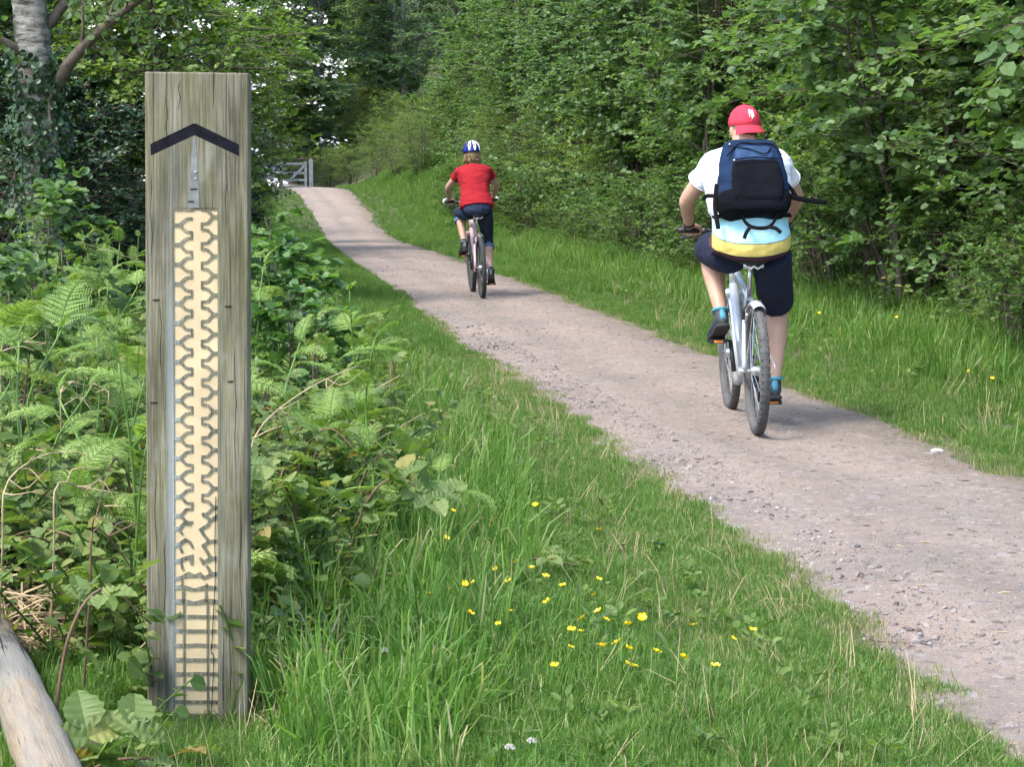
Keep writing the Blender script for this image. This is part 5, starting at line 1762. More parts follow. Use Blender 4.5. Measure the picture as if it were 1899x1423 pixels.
FR = []
for i, (ln, pr_, wd, cu) in enumerate(((.34, 12, .13, .9), (.28, 11, .11, 2.8), (.4, 13, .15, .4), (.18, 9, .07, 5.0), (.30, 12, .12, 1.8))):
    st, lf = frond_mesh(30 + i, ln, pr_, wd, cu)
    for q_, t_ in zip(st.Q, st.qt): pass
    off = lf
    for v, qd, tn in zip([np.concatenate(st.V)], [np.concatenate(st.Q)], [.35]): lf.add(v, qd, None, tn)
    FR.append(lf.mesh('frond', G['fern']))
STK = []
for i in range(4):
    g = np.random.default_rng(60 + i)
    mb = MB()
    P_ = catmull([(0, 0, -.05), (g.normal(0, .012), g.normal(0, .012), .35), (g.normal(0, .03), g.normal(0, .03), .7), (g.normal(0, .05), g.normal(0, .05), 1.0)], 14)
    tube(mb, P_, np.linspace(.0055, .0032, 14), 6)
    STK.append((mb.mesh('stalk', G['stemgreen'], True), P_))


def bracken(x, y, h, rnd, label, group, nf=None):
    e = empty('bracken_fern', (x, y, float(zg(x, y))), rnd.uniform(0, 6.28))
    e.rotation_euler = (rnd.gauss(0, .08), rnd.gauss(0, .08), rnd.uniform(0, 6.28))
    tag(e, label, 'fern', group)
    me, P_ = STK[rnd.randrange(4)]
    s = link('stalk', me, e); s.scale = (1, 1, h)
    top = P_[-1] * [1, 1, h]
    nf = nf or rnd.choice([2, 3, 3, 4])
    a0 = rnd.uniform(0, 6.28)
    for k in range(nf):
        lev = 1.0 if k == 0 else rnd.uniform(.66, .97)
        f = link('frond', FR[rnd.choice([1, 3]) if k == 0 else rnd.choice([0, 1, 2, 4])], e)
        p = np.array([np.interp(lev * 1.05 - .05, np.linspace(-.05, 1, 14), P_[:, j]) for j in range(3)]) * [1, 1, h]
        f.location = p
        f.rotation_euler = (R_(rnd.uniform(15, 45)) if k == 0 else R_(rnd.uniform(-25, 15)), rnd.gauss(0, .2), a0 + k * 2.2 + rnd.uniform(-.5, .5))
        fs = rnd.uniform(.55, 1.0) * (.75 if k == 0 else 1)
        f.scale = (fs, fs, fs)
    return e


XB_D = [3.5, 5.2, 6.2, 7.5, 9, 11, 14, 20, 30, 45, 53, 62, 75]
XB_X = [-.75, -.66, -.52, -.45, -.5, -.78, -1.2, -1.95, -2.95, -5.2, -6.3, -8.6, -11.0]


def xb(d): return float(np.interp(d, XB_D, XB_X))


def hides_post(x, d, h):
    """would a plant of height h at (x, d) cover the board's face from where people walk?"""
    if d > PYD - .02: return False
    u = IW / 2 + FPX * x / d
    return 215 < u < 520 and h > .12


LDIR = (-math.sin(R_(19)), math.cos(R_(19)))


def near_log(x, d, m=.17):
    t = (x - LOGA[0]) * LDIR[0] + (d - LOGA[1]) * LDIR[1]
    s_ = abs((x - LOGA[0]) * -LDIR[1] + (d - LOGA[1]) * LDIR[0])
    # on the log, or standing right in front of it
    return (-.4 < t < 2.0 and s_ < m) or (d < 4.95 and x < -.98)


fr = random.Random(9)
n = 0
while n < 250:
    d = 4.4 + 13.0 * fr.random() ** 1.25
    x = fr.uniform(-.28 * d - .2, xb(d) - .02)
    h = fr.uniform(.35, .9) if x < xb(d) - .5 else fr.uniform(.25, .5)
    if d < 5.6 and x > -1.15: continue
    if d < 5.2 and fr.random() < .65: continue
    if hides_post(x, d, h) or near_log(x, d, .25): continue
    left = x < PX * d / PYD
    if left:
        far = 'close to the log' if d < 6.0 else 'in the middle of the thicket' if d < 9 else 'at the back, below the birch'; lab = 'bracken with bright unfurling fronds left of the post, ' + far; gp = 'bracken left of the post, ' + far
    else:
        lab = 'bracken fern with pale green fronds growing just right of the post'; gp = 'bracken right of the post'
    bracken(x, d, h, fr, lab, gp)
    n += 1
for (u, d, h, lab) in ((690, 7.0, .78, 'tall bracken with one raised frond at the grass edge right of the post'), (665, 9.4, .85, 'upright bracken stalk with a small leafy top against the path'), (560, 7.6, .7, 'bracken with broad flat fronds beside the straw-coloured stalk'),
                       (800, 7.0, .30, 'small lone bracken standing farthest out in the grass'), (625, 8.0, .62, 'bracken spreading one frond towards the path')):
    x, y = at(u, 0, d)
    bracken(x, y, h, fr, lab, 'bracken right of the post', 4)

# ------------------------------------------------------------------ bramble
def bramble_leaf(seed, three=True):
    g = np.random.default_rng(seed)
    mb = MB()
    def leaflet(base, ang, ln, w):
        n = 11
        t = np.linspace(0, 1, n)
        half = w * np.sin(np.clip(t * .98 + .02, 0, 1) ** .8 * math.pi) ** .8
        ser = 1 + .13 * (np.arange(n) % 2)
        half = half * ser; half[-1] = 0
        sag = -.18 * ln * t ** 2
        mid = np.stack([0 * t, t * ln, sag], -1)
        lf_ = np.stack([-half, t * ln, sag + half * .32 + .004 * (np.arange(n) % 2)], -1)
        rt = np.stack([half, t * ln, sag + half * .32 + .004 * (np.arange(n) % 2)], -1)
        c, s = math.cos(ang), math.sin(ang)
        Rm = np.array([[c, -s, 0], [s, c, 0], [0, 0, 1]])
        V = np.vstack([mid, lf_, rt]) @ Rm.T + base
        q = []
        for i in range(n - 1):
            q.append((i, i + 1, n + i + 1, n + i)); q.append((2 * n + i, 2 * n + i + 1, i + 1, i))
        mb.add(V, q, None, np.full(len(q), np.clip(.15 + .75 * g.random() ** 1.3 + .1, 0, 1)))
    tube(mb, [(0, 0, 0), (0, .03, .008), (0, .065, .01)], .0012, 4, tint=.9)
    leaflet(np.array([0, .068, .01]), g.normal(0, .1), .085, .034)
    if three:
        for s in (-1, 1): leaflet(np.array([0, .055, .01]), s * -1.25 + g.normal(0, .1), .068, .027)
    return mb.mesh('leaf', G['bramble'])


BLF = [bramble_leaf(200 + i) for i in range(6)] + [bramble_leaf(220, False)]


def bramble(x, y, n_leaf, h, reach, rnd, label, group, lscale=1.0, az=None):
    e = empty('bramble', (x, y, float(zg(x, y))))
    tag(e, label, 'bramble', group)
    az = rnd.uniform(0, 6.28) if az is None else az
    o = np.array([math.cos(az), math.sin(az), 0])
    P_ = catmull([(0, 0, -.03), o * reach * .2 + [0, 0, h * .7], o * reach * .55 + [0, 0, h], o * reach + [0, 0, h * .72]], 20)
    mb = MB(); tube(mb, P_, np.linspace(.0055, .0022, 20), 6)
    mb.build('cane', G['cane'], e, True)
    for k in range(n_leaf):
        t = .25 + .75 * (k + rnd.random() * .7) / n_leaf
        p = P_[min(19, int(t * 19))]
        l = link('leaf', rnd.choice(BLF), e)
        l.location = p
        l.rotation_euler = (rnd.gauss(.15, .35), rnd.gauss(0, .35), az - 1.57 + (1 if k % 2 else -1) * rnd.uniform(.4, 1.7))
        s = rnd.uniform(.6, 1.05) * lscale
        l.scale = (s, s, s)
    return e


br = random.Random(31)
n = 0
while n < 62:
    d = 4.5 + 5.5 * br.random() ** 1.2
    x = br.uniform(-.28 * d, xb(d) + .04)
    h = br.uniform(.2, .55)
    if d < 5.6 and x > -1.2: continue
    if hides_post(x, d, h) or hides_post(x + .2, d, h) or near_log(x, d, .25) or d < 5.0: continue
    left = x < PX * d / PYD
    bramble(x, d, br.randint(8, 13), h, br.uniform(.3, .7) if left else br.uniform(.2, .35), br, 'bramble with toothed leaves in threes among the bracken left of the post' if left else 'bramble with toothed leaves low beside the post, towards the path', 'brambles left of the post' if left else 'brambles right of the post', br.uniform(.75, 1.1))
    n += 1
bramble(-.98, 4.42, 6, .07, .24, br, 'bramble with large grey-green leaves at the foot of the post, in front', None, 1.25, .3)
bramble(-1.12, 4.85, 6, .36, .26, br, 'young bramble rising between the log and the post', None, .9, .5)
bramble(-.42, 5.6, 8, .12, .35, br, 'reddish low bramble trailing in the grass right of the post', None, .8, .2)
x, y = at(905, 0, 6.6)
bramble(x, y, 7, .10, .3, br, 'small bramble with brownish leaves among the buttercups', None, .75, .1)

# broad-leaved sapling at the path edge
SP = bush_mesh('sapling', G['sapling'], G['bark'], seed=41, H=1.15, R=.42, nst=6, ntw=46, sub=4, lpt=6, ls=.062, clear=.12, tpl=ROUND, r_stem=.010, spread=.8)
for (u, d, s, lab) in ((530, 14.0, .95, 'round-leaved sapling hanging over the left edge of the path'), (480, 12.2, .95, 'round-leaved sapling close behind the right edge of the post'), (530, 10.2, .72, 'shorter round-leaved sapling among bracken right of the post')):
    put_bush('sapling', SP, at(u, 0, d), vr.uniform(0, 6.28), s, lab, 'shrub', 'round-leaved saplings', 'stem')
RW = bush_mesh('rowan', G['hazel'], G['bark'], seed=43, H=1.5, R=.5, nst=4, ntw=36, sub=5, lpt=9, ls=.05, clear=.3, tpl=ROUND, r_stem=.010, spread=.8)
for (u, d, s, lab) in ((15, 10.6, 1.0, 'leafy rowan sapling at the left edge, below the birch'), (-10, 8.4, .72, 'leafy shrub at the far left edge among the bracken'), (60, 12.2, .62, 'rowan sapling in front of the birch trunk')):
    e = put_bush('rowan_sapling', RW, at(u, 0, d), vr.uniform(0, 6.28), s, lab, 'shrub', None, 'stem')

# ------------------------------------------------------------------ grass
def tuft(seed, n, h, spread, wd, seedheads=0):
    g = np.random.default_rng(seed)
    mb = MB()
    a = g.random(n) * 6.283
    r = spread * np.sqrt(g.random(n))
    b = np.stack([r * np.cos(a), r * np.sin(a), np.full(n, -.01)], -1)
    hh = h * (.45 + .6 * g.random(n))
    az = g.random(n) * 6.283
    lean = np.abs(g.normal(.25, .22, n))
    dr = np.stack([np.cos(az), np.sin(az), 0 * az], -1)
    sd_ = np.stack([-np.sin(az), np.cos(az), 0 * az], -1)
    f = nrm(sd_ + g.normal(0, .6, (n, 3)) * [1, 1, 0])
    w = wd * (.7 + .6 * g.random(n))
    up = np.array([0, 0, 1.])
    p1 = b + up * (hh * .5)[:, None] + dr * (hh * .5 * lean * .5)[:, None]
    p2 = b + up * (hh * .85 * (1 - .25 * lean))[:, None] + dr * (hh * lean * .75)[:, None]
    p3 = b + up * (hh * (1 - .55 * lean))[:, None] + dr * (hh * lean * 1.25)[:, None]
    V = np.stack([b - f * w[:, None] * .5, b + f * w[:, None] * .5, p1 - f * w[:, None] * .5, p1 + f * w[:, None] * .5, p2 - f * w[:, None] * .35, p2 + f * w[:, None] * .35, p3], 1)
    k = (np.arange(n) * 7)[:, None]
    q = np.concatenate([k + [[0, 1, 3, 2]], k + [[2, 3, 5, 4]]])
    t = k + [[4, 5, 6]]
    tn = np.clip(g.random(n) ** 1.1, 0, 1)
    mb.add(V.reshape(-1, 3), q, None, np.tile(tn, 2))
    mb.T.append(t + 0); mb.tt.append(tn)
    return mb


TUFT = [tuft(300 + i, 46, .115, .05, .0028).mesh('tuft', G['grass']) for i in range(5)]
SHORT = [tuft(320 + i, 46, .05, .05, .0023).mesh('short_tuft', G['grass']) for i in range(3)]
DRY = [tuft(330 + i, 26, .035, .05, .0024).mesh('dry_tuft', G['grass_dry']) for i in range(3)]
TALL = [tuft(340 + i, 16, .30, .05, .0055).mesh('tall_tuft', G['grass']) for i in range(4)]


def spots(n, d0, d1, xa, xb_, p=1.0, seed=0):
    """random points; xa, xb_ functions of distance"""
    g = np.random.default_rng(seed)
    d = d0 + (d1 - d0) * g.random(n) ** p
    lo, hi = xa(d), xb_(d)
    x = lo + (hi - lo) * g.random(n)
    return x, d, g


def lay(name, x, d, g, s, protos, squash=None, tilt=.12):
    z = zg(x, d)
    rot = np.stack([g.normal(0, tilt, len(x)), g.normal(0, tilt, len(x)), g.random(len(x)) * 6.283], -1)
    sc = np.repeat(s[:, None], 3, 1)
    return np.stack([x, d, z], -1), rot, sc


XBv = lambda d: np.interp(d, XB_D, XB_X)
A = []
x, d, g = spots(15000, 4.3, 15, lambda d: np.where(d < 5.6, -1.35, XBv(d) - .35), lambda d: pl(d) - .10, 1.35, 1)
s = np.clip((pl(d) - x) / 1.0, .30, 1.15) * (.75 + .5 * g.random(len(x)))
s = s * (.72 + .55 * (.5 + .5 * np.sin(x * 5.1 + 1.7 * np.sin(d * 2.3))) * (.5 + .5 * np.sin(d * 3.7 + x * 2.9)) + .25 * (g.random(len(x)) > .9)) * np.where((np.abs(x + .78) < .26) & (d < 5.2) & (d > 4.2), .42, 1)
ok = np.array([not near_log(a, b, .11) or b < 4.95 and a < -1.12 for a, b in zip(x, d)])
x, d, s = x[ok], d[ok], s[ok]
A.append(lay('', x, d, g, s, None))
x, d, g = spots(9000, 15, 62, lambda d: XBv(d) - 1.0, lambda d: pl(d) - .02, 1.25, 2)
s = np.clip((pl(d) - x) / .9, .6, 1.3) * (.9 + .6 * g.random(len(x)))
A.append(lay('', x, d, g, s, None))
x, d, g = spots(15000, 5.0, 22, lambda d: pr(d) + .04, lambda d: pr(d) + 3.4, 1.2, 3)
s = np.clip((x - pr(d)) / .9, .45, 1.4) * (.8 + .6 * g.random(len(x)))
A.append(lay('', x, d, g, s, None))
x, d, g = spots(12000, 22, 66, lambda d: pr(d) + .02, lambda d: pr(d) + 3.8, 1.15, 4)
s = np.clip((x - pr(d)) / .9, .7, 1.8) * (1.0 + .8 * g.random(len(x)))
A.append(lay('', x, d, g, s, None))
cat_ = [np.concatenate([a[i] for a in A]) for i in range(3)]
tag(scatter('grass', cat_[0], cat_[1], cat_[2], TUFT), 'green verge grass on both sides of the path', 'grass')
wx, wd_, wg = spots(420, 4.4, 16, lambda d: XBv(d), lambda d: pl(d) - .3, 1.3, 41)
wx2, wd2, wg2 = spots(450, 9, 26, lambda d: pr(d) + .4, lambda d: pr(d) + 2.6, 1.2, 42)


def rosette(seed, n, ls, tpl):
    g = np.random.default_rng(seed); mb = MB()
    a = np.arange(n) * 2.4 + g.random(n)
    ld = np.stack([np.cos(a), np.sin(a), .25 + .5 * g.random(n)], -1)
    P_ = np.stack([.012 * np.cos(a), .012 * np.sin(a), .01 + .05 * g.random(n)], -1)
    leaves(mb, P_, ld, nrm(g.normal(0, .25, (n, 3)) + [0, 0, 1]), ls * (.6 + .7 * g.random(n)), tpl, g.random(n) * .8)
    return mb.mesh('rosette', G['cover'])


ROS = [rosette(700, 9, .026, ROUND), rosette(701, 7, .036, LEAF), rosette(702, 11, .022, ROUND), rosette(703, 8, .05, NARROW)]
b1 = lay('', wx, wd_, wg, .6 + .7 * wg.random(len(wx)), None); b2 = lay('', wx2, wd2, wg2, .7 + .9 * wg2.random(len(wx2)), None)
b1[0][:, 2] += .02; b2[0][:, 2] += .03
tag(scatter('verge_weeds', *[np.concatenate([p, q_]) for p, q_ in zip(b1, b2)], ROS), 'clover and broad-leaved weeds among the verge grass', 'weeds')
STRAWS = []
for i in range(4):
    tf = tuft(350 + i, 7, .17, .06, .0016)
    STRAWS.append(tf.mesh('straw', G['straw'] if i % 2 else G['grass_dry']))
wx, wd_, wg = spots(650, 4.4, 14, lambda d: XBv(d) - .1, lambda d: pl(d) - .05, 1.3, 43)
wx2, wd2, wg2 = spots(350, 9, 22, lambda d: pr(d) + .1, lambda d: pr(d) + 2.4, 1.2, 44)
b1 = lay('', wx, wd_, wg, .5 + .8 * wg.random(len(wx)), None, tilt=.35); b2 = lay('', wx2, wd2, wg2, .7 + .9 * wg2.random(len(wx2)), None, tilt=.35)
tag(scatter('dead_grass', *[np.concatenate([p, q_]) for p, q_ in zip(b1, b2)], STRAWS), 'pale dead stems and seed stalks in the verge grass', 'grass')
# short and dry grass along the worn edges
x1, d1, g1 = spots(8000, 4.3, 24, lambda d: pl(d) - .4, lambda d: pl(d) + .12, 1.5, 5)
x2, d2, g2 = spots(5200, 5.0, 30, lambda d: pr(d) - .08, lambda d: pr(d) + .35, 1.4, 6)


def clump(x, d, e):
    """patchy thinning: e = how far onto the gravel (0 at the verge, 1 at the last straggler)"""
    n_ = .5 + .28 * np.sin(x * 17 + 2.3 * np.sin(d * 4.1)) + .22 * np.sin(d * 9.3 + 3 * np.sin(x * 5.7)) + .15 * np.sin(x * 31 + d * 27)
    return .45 * n_ + .75 * np.random.default_rng(len(x)).random(len(x)) > np.clip(e, 0, 1) * 1.1


k1 = clump(x1, d1, (x1 - pl(d1) + .30) / .42); k2 = clump(x2, d2, (pr(d2) + .27 - x2) / .40)
x1, d1, x2, d2 = x1[k1], d1[k1], x2[k2], d2[k2]
a1 = lay('', x1, d1, g1, .55 + .75 * g1.random(len(x1)), None); a2 = lay('', x2, d2, g2, .55 + .8 * g2.random(len(x2)), None)
tag(scatter('short_grass', *[np.concatenate([p, q_]) for p, q_ in zip(a1, a2)], SHORT), 'short trodden grass at the edges of the gravel', 'grass')
x1, d1, g1 = spots(9000, 4.3, 20, lambda d: pl(d) - .5, lambda d: pl(d) + .15, 1.4, 7)
x2, d2, g2 = spots(2600, 8.6, 25, lambda d: pr(d) - .15, lambda d: pr(d) + .3, 1.4, 8)
k1 = clump(x1, d1, (x1 - pl(d1) + .25) / .50); k2 = clump(x2, d2, (pr(d2) + .2 - x2) / .45)
x1, d1, x2, d2 = x1[k1], d1[k1], x2[k2], d2[k2]
a1 = lay('', x1, d1, g1, .7 + .6 * g1.random(len(x1)), None); a2 = lay('', x2, d2, g2, .7 + .6 * g2.random(len(x2)), None)
tag(scatter('dry_grass', *[np.concatenate([p, q_]) for p, q_ in zip(a1, a2)], DRY), 'yellowed dry grass fringing the gravel', 'grass')
x1, d1, g1 = spots(520, 4.4, 13, lambda d: XBv(d) - .15, lambda d: XBv(d) + .55, 1.2, 9)
ok = np.array([not hides_post(a, b, .3) for a, b in zip(x1, d1)])
x1, d1 = x1[ok], d1[ok]
x2, d2, g2 = spots(2200, 9.2, 34, lambda d: pr(d) + .8, lambda d: pr(d) + 2.6, 1.2, 10)
a1 = lay('', x1, d1, g1, .6 + .6 * g1.random(len(x1)), None, tilt=.2); a2 = lay('', x2, d2, g2, .6 + .7 * g2.random(len(x2)), None, tilt=.2)
tag(scatter('tall_grass', *[np.concatenate([p, q_]) for p, q_ in zip(a1, a2)], TALL), 'long grass standing along the thicket edges', 'grass')

# ------------------------------------------------------------------ ground cover below the bracken, litter
def sprig(seed, n, h, ls, tpl):
    g = np.random.default_rng(seed)
    mb = MB()
    t = (np.arange(n) + .5) / n
    az = g.random() * 6.283
    dr = np.array([math.cos(az), math.sin(az), 0])
    C = dr * (t ** 1.5 * h * .6)[:, None] + np.array([0, 0, 1]) * (t * h)[:, None]
    a = np.arange(n) * 2.4 + g.random(n)
    ld = np.stack([np.cos(a), np.sin(a), g.uniform(-.25, .35, n)], -1)
    leaves(mb, C, ld, nrm(g.normal(0, .35, (n, 3)) + [0, 0, 1]), ls * (.6 + .7 * g.random(n)), tpl, g.random(n))
    tube(mb, np.vstack([[0, 0, -.03], C]), .0025, 4, tint=.3)
    return mb


SPR = [sprig(400 + i, 15 + i, .22 + .05 * (i % 3), .034 + .009 * (i % 3), (LEAF, ROUND, LEAF)[i % 3]).mesh('sprig', G['cover']) for i in range(7)]
x1, d1, g1 = spots(5200, 4.3, 20, lambda d: -.30 * d - .4, lambda d: XBv(d) + .03, 1.2, 11)
ok = np.array([not hides_post(a, b, .3) and not near_log(a, b) and not (b < 5.5 and a > -1.2 and g1.random() < .8) for a, b in zip(x1, d1)])
x1, d1 = x1[ok], d1[ok]
x2, d2, g2 = spots(1500, 11, 40, lambda d: pr(d) + 1.7, lambda d: pr(d) + 3.6, 1.2, 12)
a1 = lay('', x1, d1, g1, .6 + .9 * g1.random(len(x1)), None, tilt=.25); a2 = lay('', x2, d2, g2, .7 + 1.0 * g2.random(len(x2)), None, tilt=.25)
tag(scatter('ground_cover', *[np.concatenate([p, q_]) for p, q_ in zip(a1, a2)], SPR), 'leafy undergrowth below the bracken and hedge', 'undergrowth')
LIT = []
for i in range(4):
    g = np.random.default_rng(430 + i)
    mb = MB()
    for k in range(7):
        a = g.random() * 6.283; c = np.r_[g.normal(0, .09, 2), .01 + .05 * g.random()]
        d_ = np.array([math.cos(a), math.sin(a), g.normal(0, .3)]) * (.06 + .12 * g.random())
        tube(mb, [c - d_, c + [0, 0, .01], c + d_], [.002, .0028, .0012], 4)
    LIT.append(mb.mesh('litter', G['straw']))
x1, d1, g1 = spots(800, 5.7, 12, lambda d: -.30 * d - .2, lambda d: XBv(d) - .12, 1.2, 13)
a1 = lay('', x1, d1, g1, .6 + .9 * g1.random(len(x1)), None, tilt=.3)
tag(scatter('dead_litter', *a1, LIT), 'dead bracken stems lying under the thicket', 'litter')

# dead stalks that stick out singly
sr = random.Random(8)
for (u0, v0, u1, v1, d, lab) in ((475, 800, 650, 692, 6.4, 'long straw-coloured dead stalk leaning right beside the post'), (0, 905, 90, 860, 5.4, 'pale dead stalk at the left edge above the log'), (120, 455, 270, 498, 10.5, 'thin pale twig arching over the bracken left of the post'),
                                 (110, 720, 160, 750, 7.2, 'short broken pale stalk in the bracken'), (0, 640, 55, 665, 7.5, 'dead stalk crossing the bracken at the left edge'), (95, 905, 170, 985, 5.5, 'brown bent stalk near the base of the bracken left of the post'),
                                 (165, 985, 262, 1200, 5.0, 'dark bramble stem leaning against the left of the post')):
    z0_ = CAM_H - (v0 - HOR) / FPX * d; z1_ = CAM_H - (v1 - HOR) / FPX * d
    xa, xc = (u0 - IW / 2) / FPX * d, (u1 - IW / 2) / FPX * d
    e = empty('dead_stalk', (xa, d, z0_)); tag(e, lab, 'stalk', 'dead stalks')
    mb = MB()
    P_ = catmull([(-.55 * (xc - xa), .12, float(zg(xa, d)) - .03 - z0_), (-.2 * (xc - xa), .05, (float(zg(xa, d)) - z0_) * .35), (0, .0, 0), ((xc - xa) * .5, .1, (z1_ - z0_) * .5 + .03), (xc - xa, .22, z1_ - z0_)], 14)
    tube(mb, P_, np.linspace(.0036, .0016, 14), 6)
    for k in range(5):
        j = sr.randrange(5, 13); q_ = P_[j]
        tube(mb, catmull([q_, q_ + [sr.uniform(0, .07), sr.uniform(-.04, .04), sr.uniform(-.03, .05)], q_ + [sr.uniform(.05, .14), sr.uniform(-.05, .05), sr.uniform(-.05, .05)]], 6), [.0025, .0022, .002, .0016, .001, .0005], 4)
    mb.build('stem', G['straw'] if 'dark' not in lab else G['cane'], e, True)

# ------------------------------------------------------------------ buttercups
mb = MB()
for k in range(5):
    a = k * 1.2566
    o = np.array([math.cos(a), math.sin(a), 0]); s_ = np.array([-math.sin(a), math.cos(a), 0])
    V = [(0, 0, 0), tuple(o * .008 - s_ * .006 + [0, 0, .002]), tuple(o * .008 + s_ * .006 + [0, 0, .002]), tuple(o * .0135 - s_ * .005 + [0, 0, .0075]), tuple(o * .0135 + s_ * .005 + [0, 0, .0075])]
    mb.add(V, [(1, 2, 4, 3)], [(0, 2, 1)])
ball(mb, (0, 0, .003), (.004, .004, .003), 8, 5)
FLW = mb.mesh('flower', G['petal'])
mb = MB(); tube(mb, catmull([(0, 0, -.02), (.006, 0, .5), (0, .004, 1.0)], 8), .0011, 4)
FST = mb.mesh('flower_stem', G['stemgreen'])
fl = [(882, 943), (909, 982), (826, 1021), (995, 940), (839, 965), (793, 1114), (859, 1102), (877, 1097), (942, 1097), (988, 1067), (955, 1053), (915, 1068), (1013, 1092), (1017, 1140), (1112, 1098), (1106, 1126),
      (872, 1164), (950, 1162), (926, 1181), (1043, 1114), (1063, 1187), (1080, 1189), (1080, 1168), (1111, 1153), (1128, 1166), (1166, 1175), (1193, 1160), (1058, 1216), (1116, 1218), (1124, 1222), (1150, 1217),
      (1168, 1226), (1222, 1240), (1032, 1251), (1167, 1261), (1185, 1269), (1272, 1254), (1333, 1273), (1402, 1195), (1366, 1214), (1292, 1178), (778, 842), (730, 764), (668, 812), (1114, 977)]
fr2 = random.Random(4)
for i, (u, v) in enumerate(fl):
    h = fr2.uniform(.11, .17)
    d = FPX * (CAM_H - h - .03) / (v - HOR)
    x = (u - IW / 2) / FPX * d
    e = empty('buttercup', (x, d, float(zg(x, d))), fr2.uniform(0, 6.28))
    zone = 'left of the buttercup patch' if u < 960 else ('in the middle of the patch' if u < 1140 else 'nearer the path')
    tag(e, {'left of the buttercup patch': 'yellow buttercup in the grass on the side towards the post', 'in the middle of the patch': 'yellow buttercup in the middle of the flowering patch of grass', 'nearer the path': 'yellow buttercup in the grass on the side towards the gravel'}[zone], 'flower', 'buttercups ' + zone)
    st_ = link('stem', FST, e); st_.scale = (1, 1, h)
    f = link('flower', FLW, e); f.location = (0, .004, h); f.rotation_euler = (fr2.uniform(-.1, .7), fr2.gauss(0, .35), fr2.uniform(0, 6.28)); sc_ = fr2.uniform(.65, .95); f.scale = (sc_,) * 3
for (u, v, d, lab) in ((1664, 588, 15, 'small yellow flower below the right hedge'), (1800, 711, 12.6, 'yellow flower in long grass at the right edge'), (1845, 726, 12.2, 'yellow flower lower in the long grass at the right edge'), (1520, 580, 16, 'tiny yellow flower behind the rider in white')):
    x = (u - IW / 2) / FPX * d
    e = empty('yellow_flower', (x, d, float(zg(x, d)))); tag(e, lab, 'flower')
    hh = max(.1, CAM_H - (v - HOR) / FPX * d - float(zg(x, d)))
    st_ = link('stem', FST, e); st_.scale = (1.5, 1.5, hh)
    f = link('flower', FLW, e); f.location = (0, .004, hh); f.rotation_euler = (.5, 0, 0); f.scale = (.95,) * 3
# white clover heads in the near grass
mb = MB(); g = np.random.default_rng(3)
for k in range(40):
    v = nrm(g.normal(0, 1, 3)); v[2] = abs(v[2]) * .9 - .15
    limb(mb, [np.r_[v * .004, .0012], np.r_[v * .011, .0016]], 3, 5)
CLV = mb.mesh('clover_head', simple('faded_clover', (.38, .36, .32), .7, .25, 40))
for (u, v, lab) in ((945, 1408, 'white clover head at the bottom edge, left of the pair'), (987, 1400, 'white clover head at the bottom edge, right of the pair'), (708, 1222, 'white clover head in grass right of the post')):
    h = .1; d = FPX * (CAM_H - h - .03) / (v - HOR); x = (u - IW / 2) / FPX * d
    e = empty('white_clover', (x, d, float(zg(x, d)))); tag(e, lab, 'flower')
    st_ = link('stem', FST, e); st_.scale = (1, 1, h); f = link('flower', CLV, e); f.location = (0, .004, h)

# ------------------------------------------------------------------ stones
def stone_mesh(seed, flat=.6):
    g = np.random.default_rng(seed)
    mb = MB(); ball(mb, (0, 0, 0), 1, 7, 5)
    v = mb.V[0]; v *= (1 + g.normal(0, .16, (len(v), 1))); v *= [1, .8, flat]
    return mb


def stonemat(nm, cs):
    m, nt, p, o = newmat(nm)
    oi = nt.nodes.new('ShaderNodeObjectInfo')
    r = ramp(nt, oi.outputs['Random'], [(i / (len(cs) - 1), c) for i, c in enumerate(cs)])
    n = noise_node(nt, 3, 4, objco(nt))
    nt.links.new(mix(nt, .5, r.outputs['Color'], n.outputs['Fac'], 'OVERLAY'), p.inputs['Base Color'])
    p.inputs['Roughness'].default_value = .9
    return m


G['stone'] = stonemat('gravel_stone', [(.07, .062, .058), (.14, .12, .11), (.2, .17, .155), (.25, .215, .195), (.15, .105, .092), (.3, .28, .26)])
ST_ = [stone_mesh(500 + i, .5 + .1 * (i % 3)).mesh('pebble', G['stone']) for i in range(6)]
x1, d1, g1 = spots(21000, 4.6, 16, lambda d: pl(d) - .06, lambda d: np.minimum(pr(d), .27 * d + .3) + .06, 1.25, 21)
x2, d2, g2 = spots(6000, 16, 40, lambda d: pl(d) - .03, lambda d: pr(d) + .03, 1.2, 22)
x3, d3, g3 = spots(5000, 6, 18, lambda d: pl(d) - .05, lambda d: pl(d) + .45, 1.1, 23)
x = np.concatenate([x1, x2, x3]); d = np.concatenate([d1, d2, d3]); g = g1
sz = np.concatenate([.0016 + .0045 * g.random(len(x1)) ** 4, .003 + .008 * g.random(len(x2)) ** 4, .003 + .012 * g.random(len(x3)) ** 4])
pts = np.stack([x, d, zpath(x, d) + sz * .15], -1)
rot = np.stack([g.normal(0, .3, len(x)), g.normal(0, .3, len(x)), g.random(len(x)) * 6.283], -1)
tag(scatter('gravel', pts, rot, sz, ST_), 'loose gravel on the path', 'gravel')
BIT = []
for i in range(4):
    g_ = np.random.default_rng(560 + i); mb = MB()
    tube(mb, [(-.5, 0, 0), (0, g_.normal(0, .06), .04), (.5, 0, 0)], [.035, .06, .03], 4)
    BIT.append(mb.mesh('bit', G['cane'] if i % 4 else G['straw']))
x1, d1, g1 = spots(900, 4.7, 18, lambda d: pl(d) - .05, lambda d: np.minimum(pr(d), .27 * d + .3) + .05, 1.25, 24)
sz = .008 + .045 * g1.random(len(x1)) ** 3
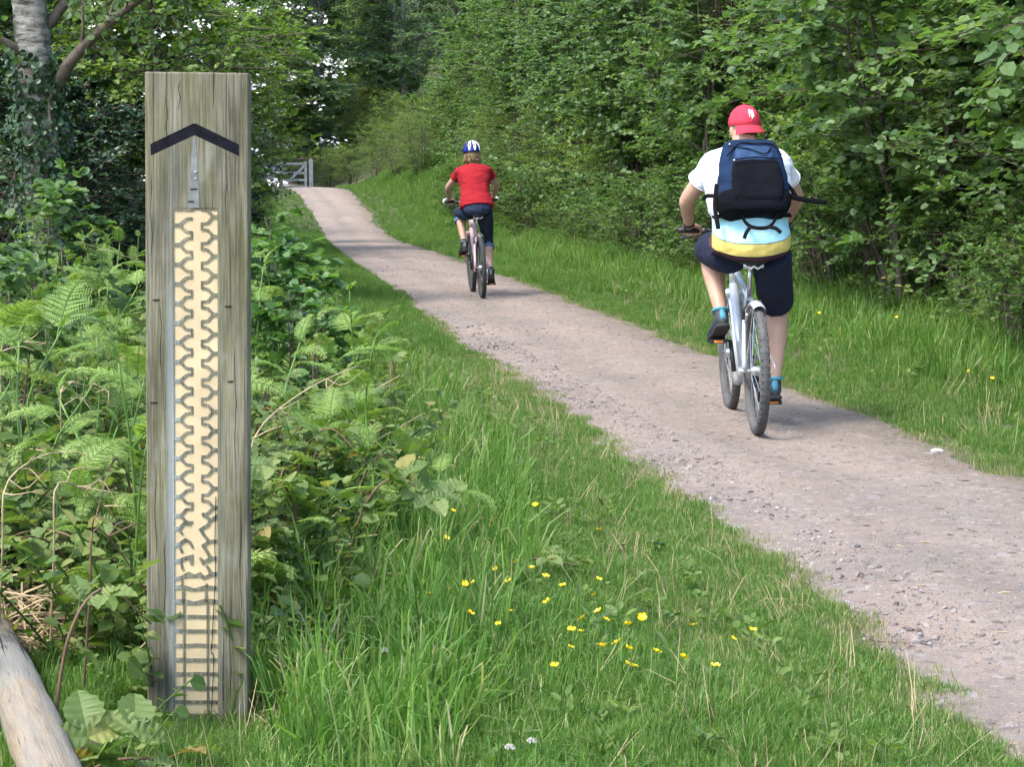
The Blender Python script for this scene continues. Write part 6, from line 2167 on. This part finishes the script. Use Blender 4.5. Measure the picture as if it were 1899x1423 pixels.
tag(scatter('leaf_litter', np.stack([x1, d1, zpath(x1, d1) + .002], -1), np.stack([g1.normal(0, .1, len(x1)), g1.normal(0, .1, len(x1)), g1.random(len(x1)) * 6.283], -1), sz, BIT), 'twig and leaf scraps lying on the gravel', 'litter')
BG = [stone_mesh(520 + i, .6).mesh('stone', stonemat('pale_stone', [(.26, .235, .215), (.34, .31, .285), (.19, .165, .15)])) for i in range(4)]
for i, (u, v, r, lab) in enumerate(((1005, 742, .030, 'pale stone at the left gravel edge'), (997, 779, .026, 'flat pale stone in grass just left of the gravel'), (1138, 820, .022, 'pinkish stone on the left gravel edge'), (1190, 885, .030, 'grey stone where grass meets gravel, lower middle'),
                                    (865, 648, .03, 'small grey stone on the left gravel edge by the bend'), (1783, 826, .045, 'white flat stone at the right edge of the gravel'), (1800, 842, .03, 'small pale stone beside the white flat one'), (1745, 838, .035, 'reddish stone on the right of the gravel'),
                                    (1865, 1212, .016, 'dark pebble on the near gravel at right'), (1720, 1240, .012, 'dark pebble in the near gravel'), (1655, 1148, .012, 'dark speck of stone on the near gravel'), (1545, 1210, .03, 'weathered stone in the grass edge, lower right'), (1068, 732, .014, 'dark pebble on the gravel behind the pale stone'))):
    d = FPX * CAM_H / (v - HOR); x = (u - IW / 2) / FPX * d
    o = link('stone', BG[i % 4]); o.location = (x, d, float(zpath(x, d)) + r * .25); o.scale = (r, r * .8, r * .7); o.rotation_euler = (0, 0, i * 1.3)
    tag(o, lab, 'stone')
    if 'dark' in lab: o.data = ST_[0]
# dead twigs lying at the edge of the gravel
for i, (u, v, l, a, lab) in enumerate(((1480, 1110, .22, .15, 'thin brown twig lying across the gravel edge'), (1560, 1140, .16, -.1, 'dark twig on the gravel beside the grass'), (1640, 1205, .2, .05, 'long twig along the gravel edge, lower right'), (1760, 1300, .1, -.2, 'short twig on the near gravel edge'), (1445, 1085, .12, .5, 'small twig where grass meets gravel'))):
    d = FPX * CAM_H / (v - HOR); x = (u - IW / 2) / FPX * d
    mb = MB(); tube(mb, catmull([(-l / 2, 0, 0), (-.02, .008, .004), (l / 2, 0, .0)], 9), np.linspace(.0032, .0012, 9), 5)
    o = mb.build('twig', G['cane']); o.location = (x, d, float(zpath(x, d)) + .012); o.rotation_euler = (0, 0, a); tag(o, lab, 'twig')
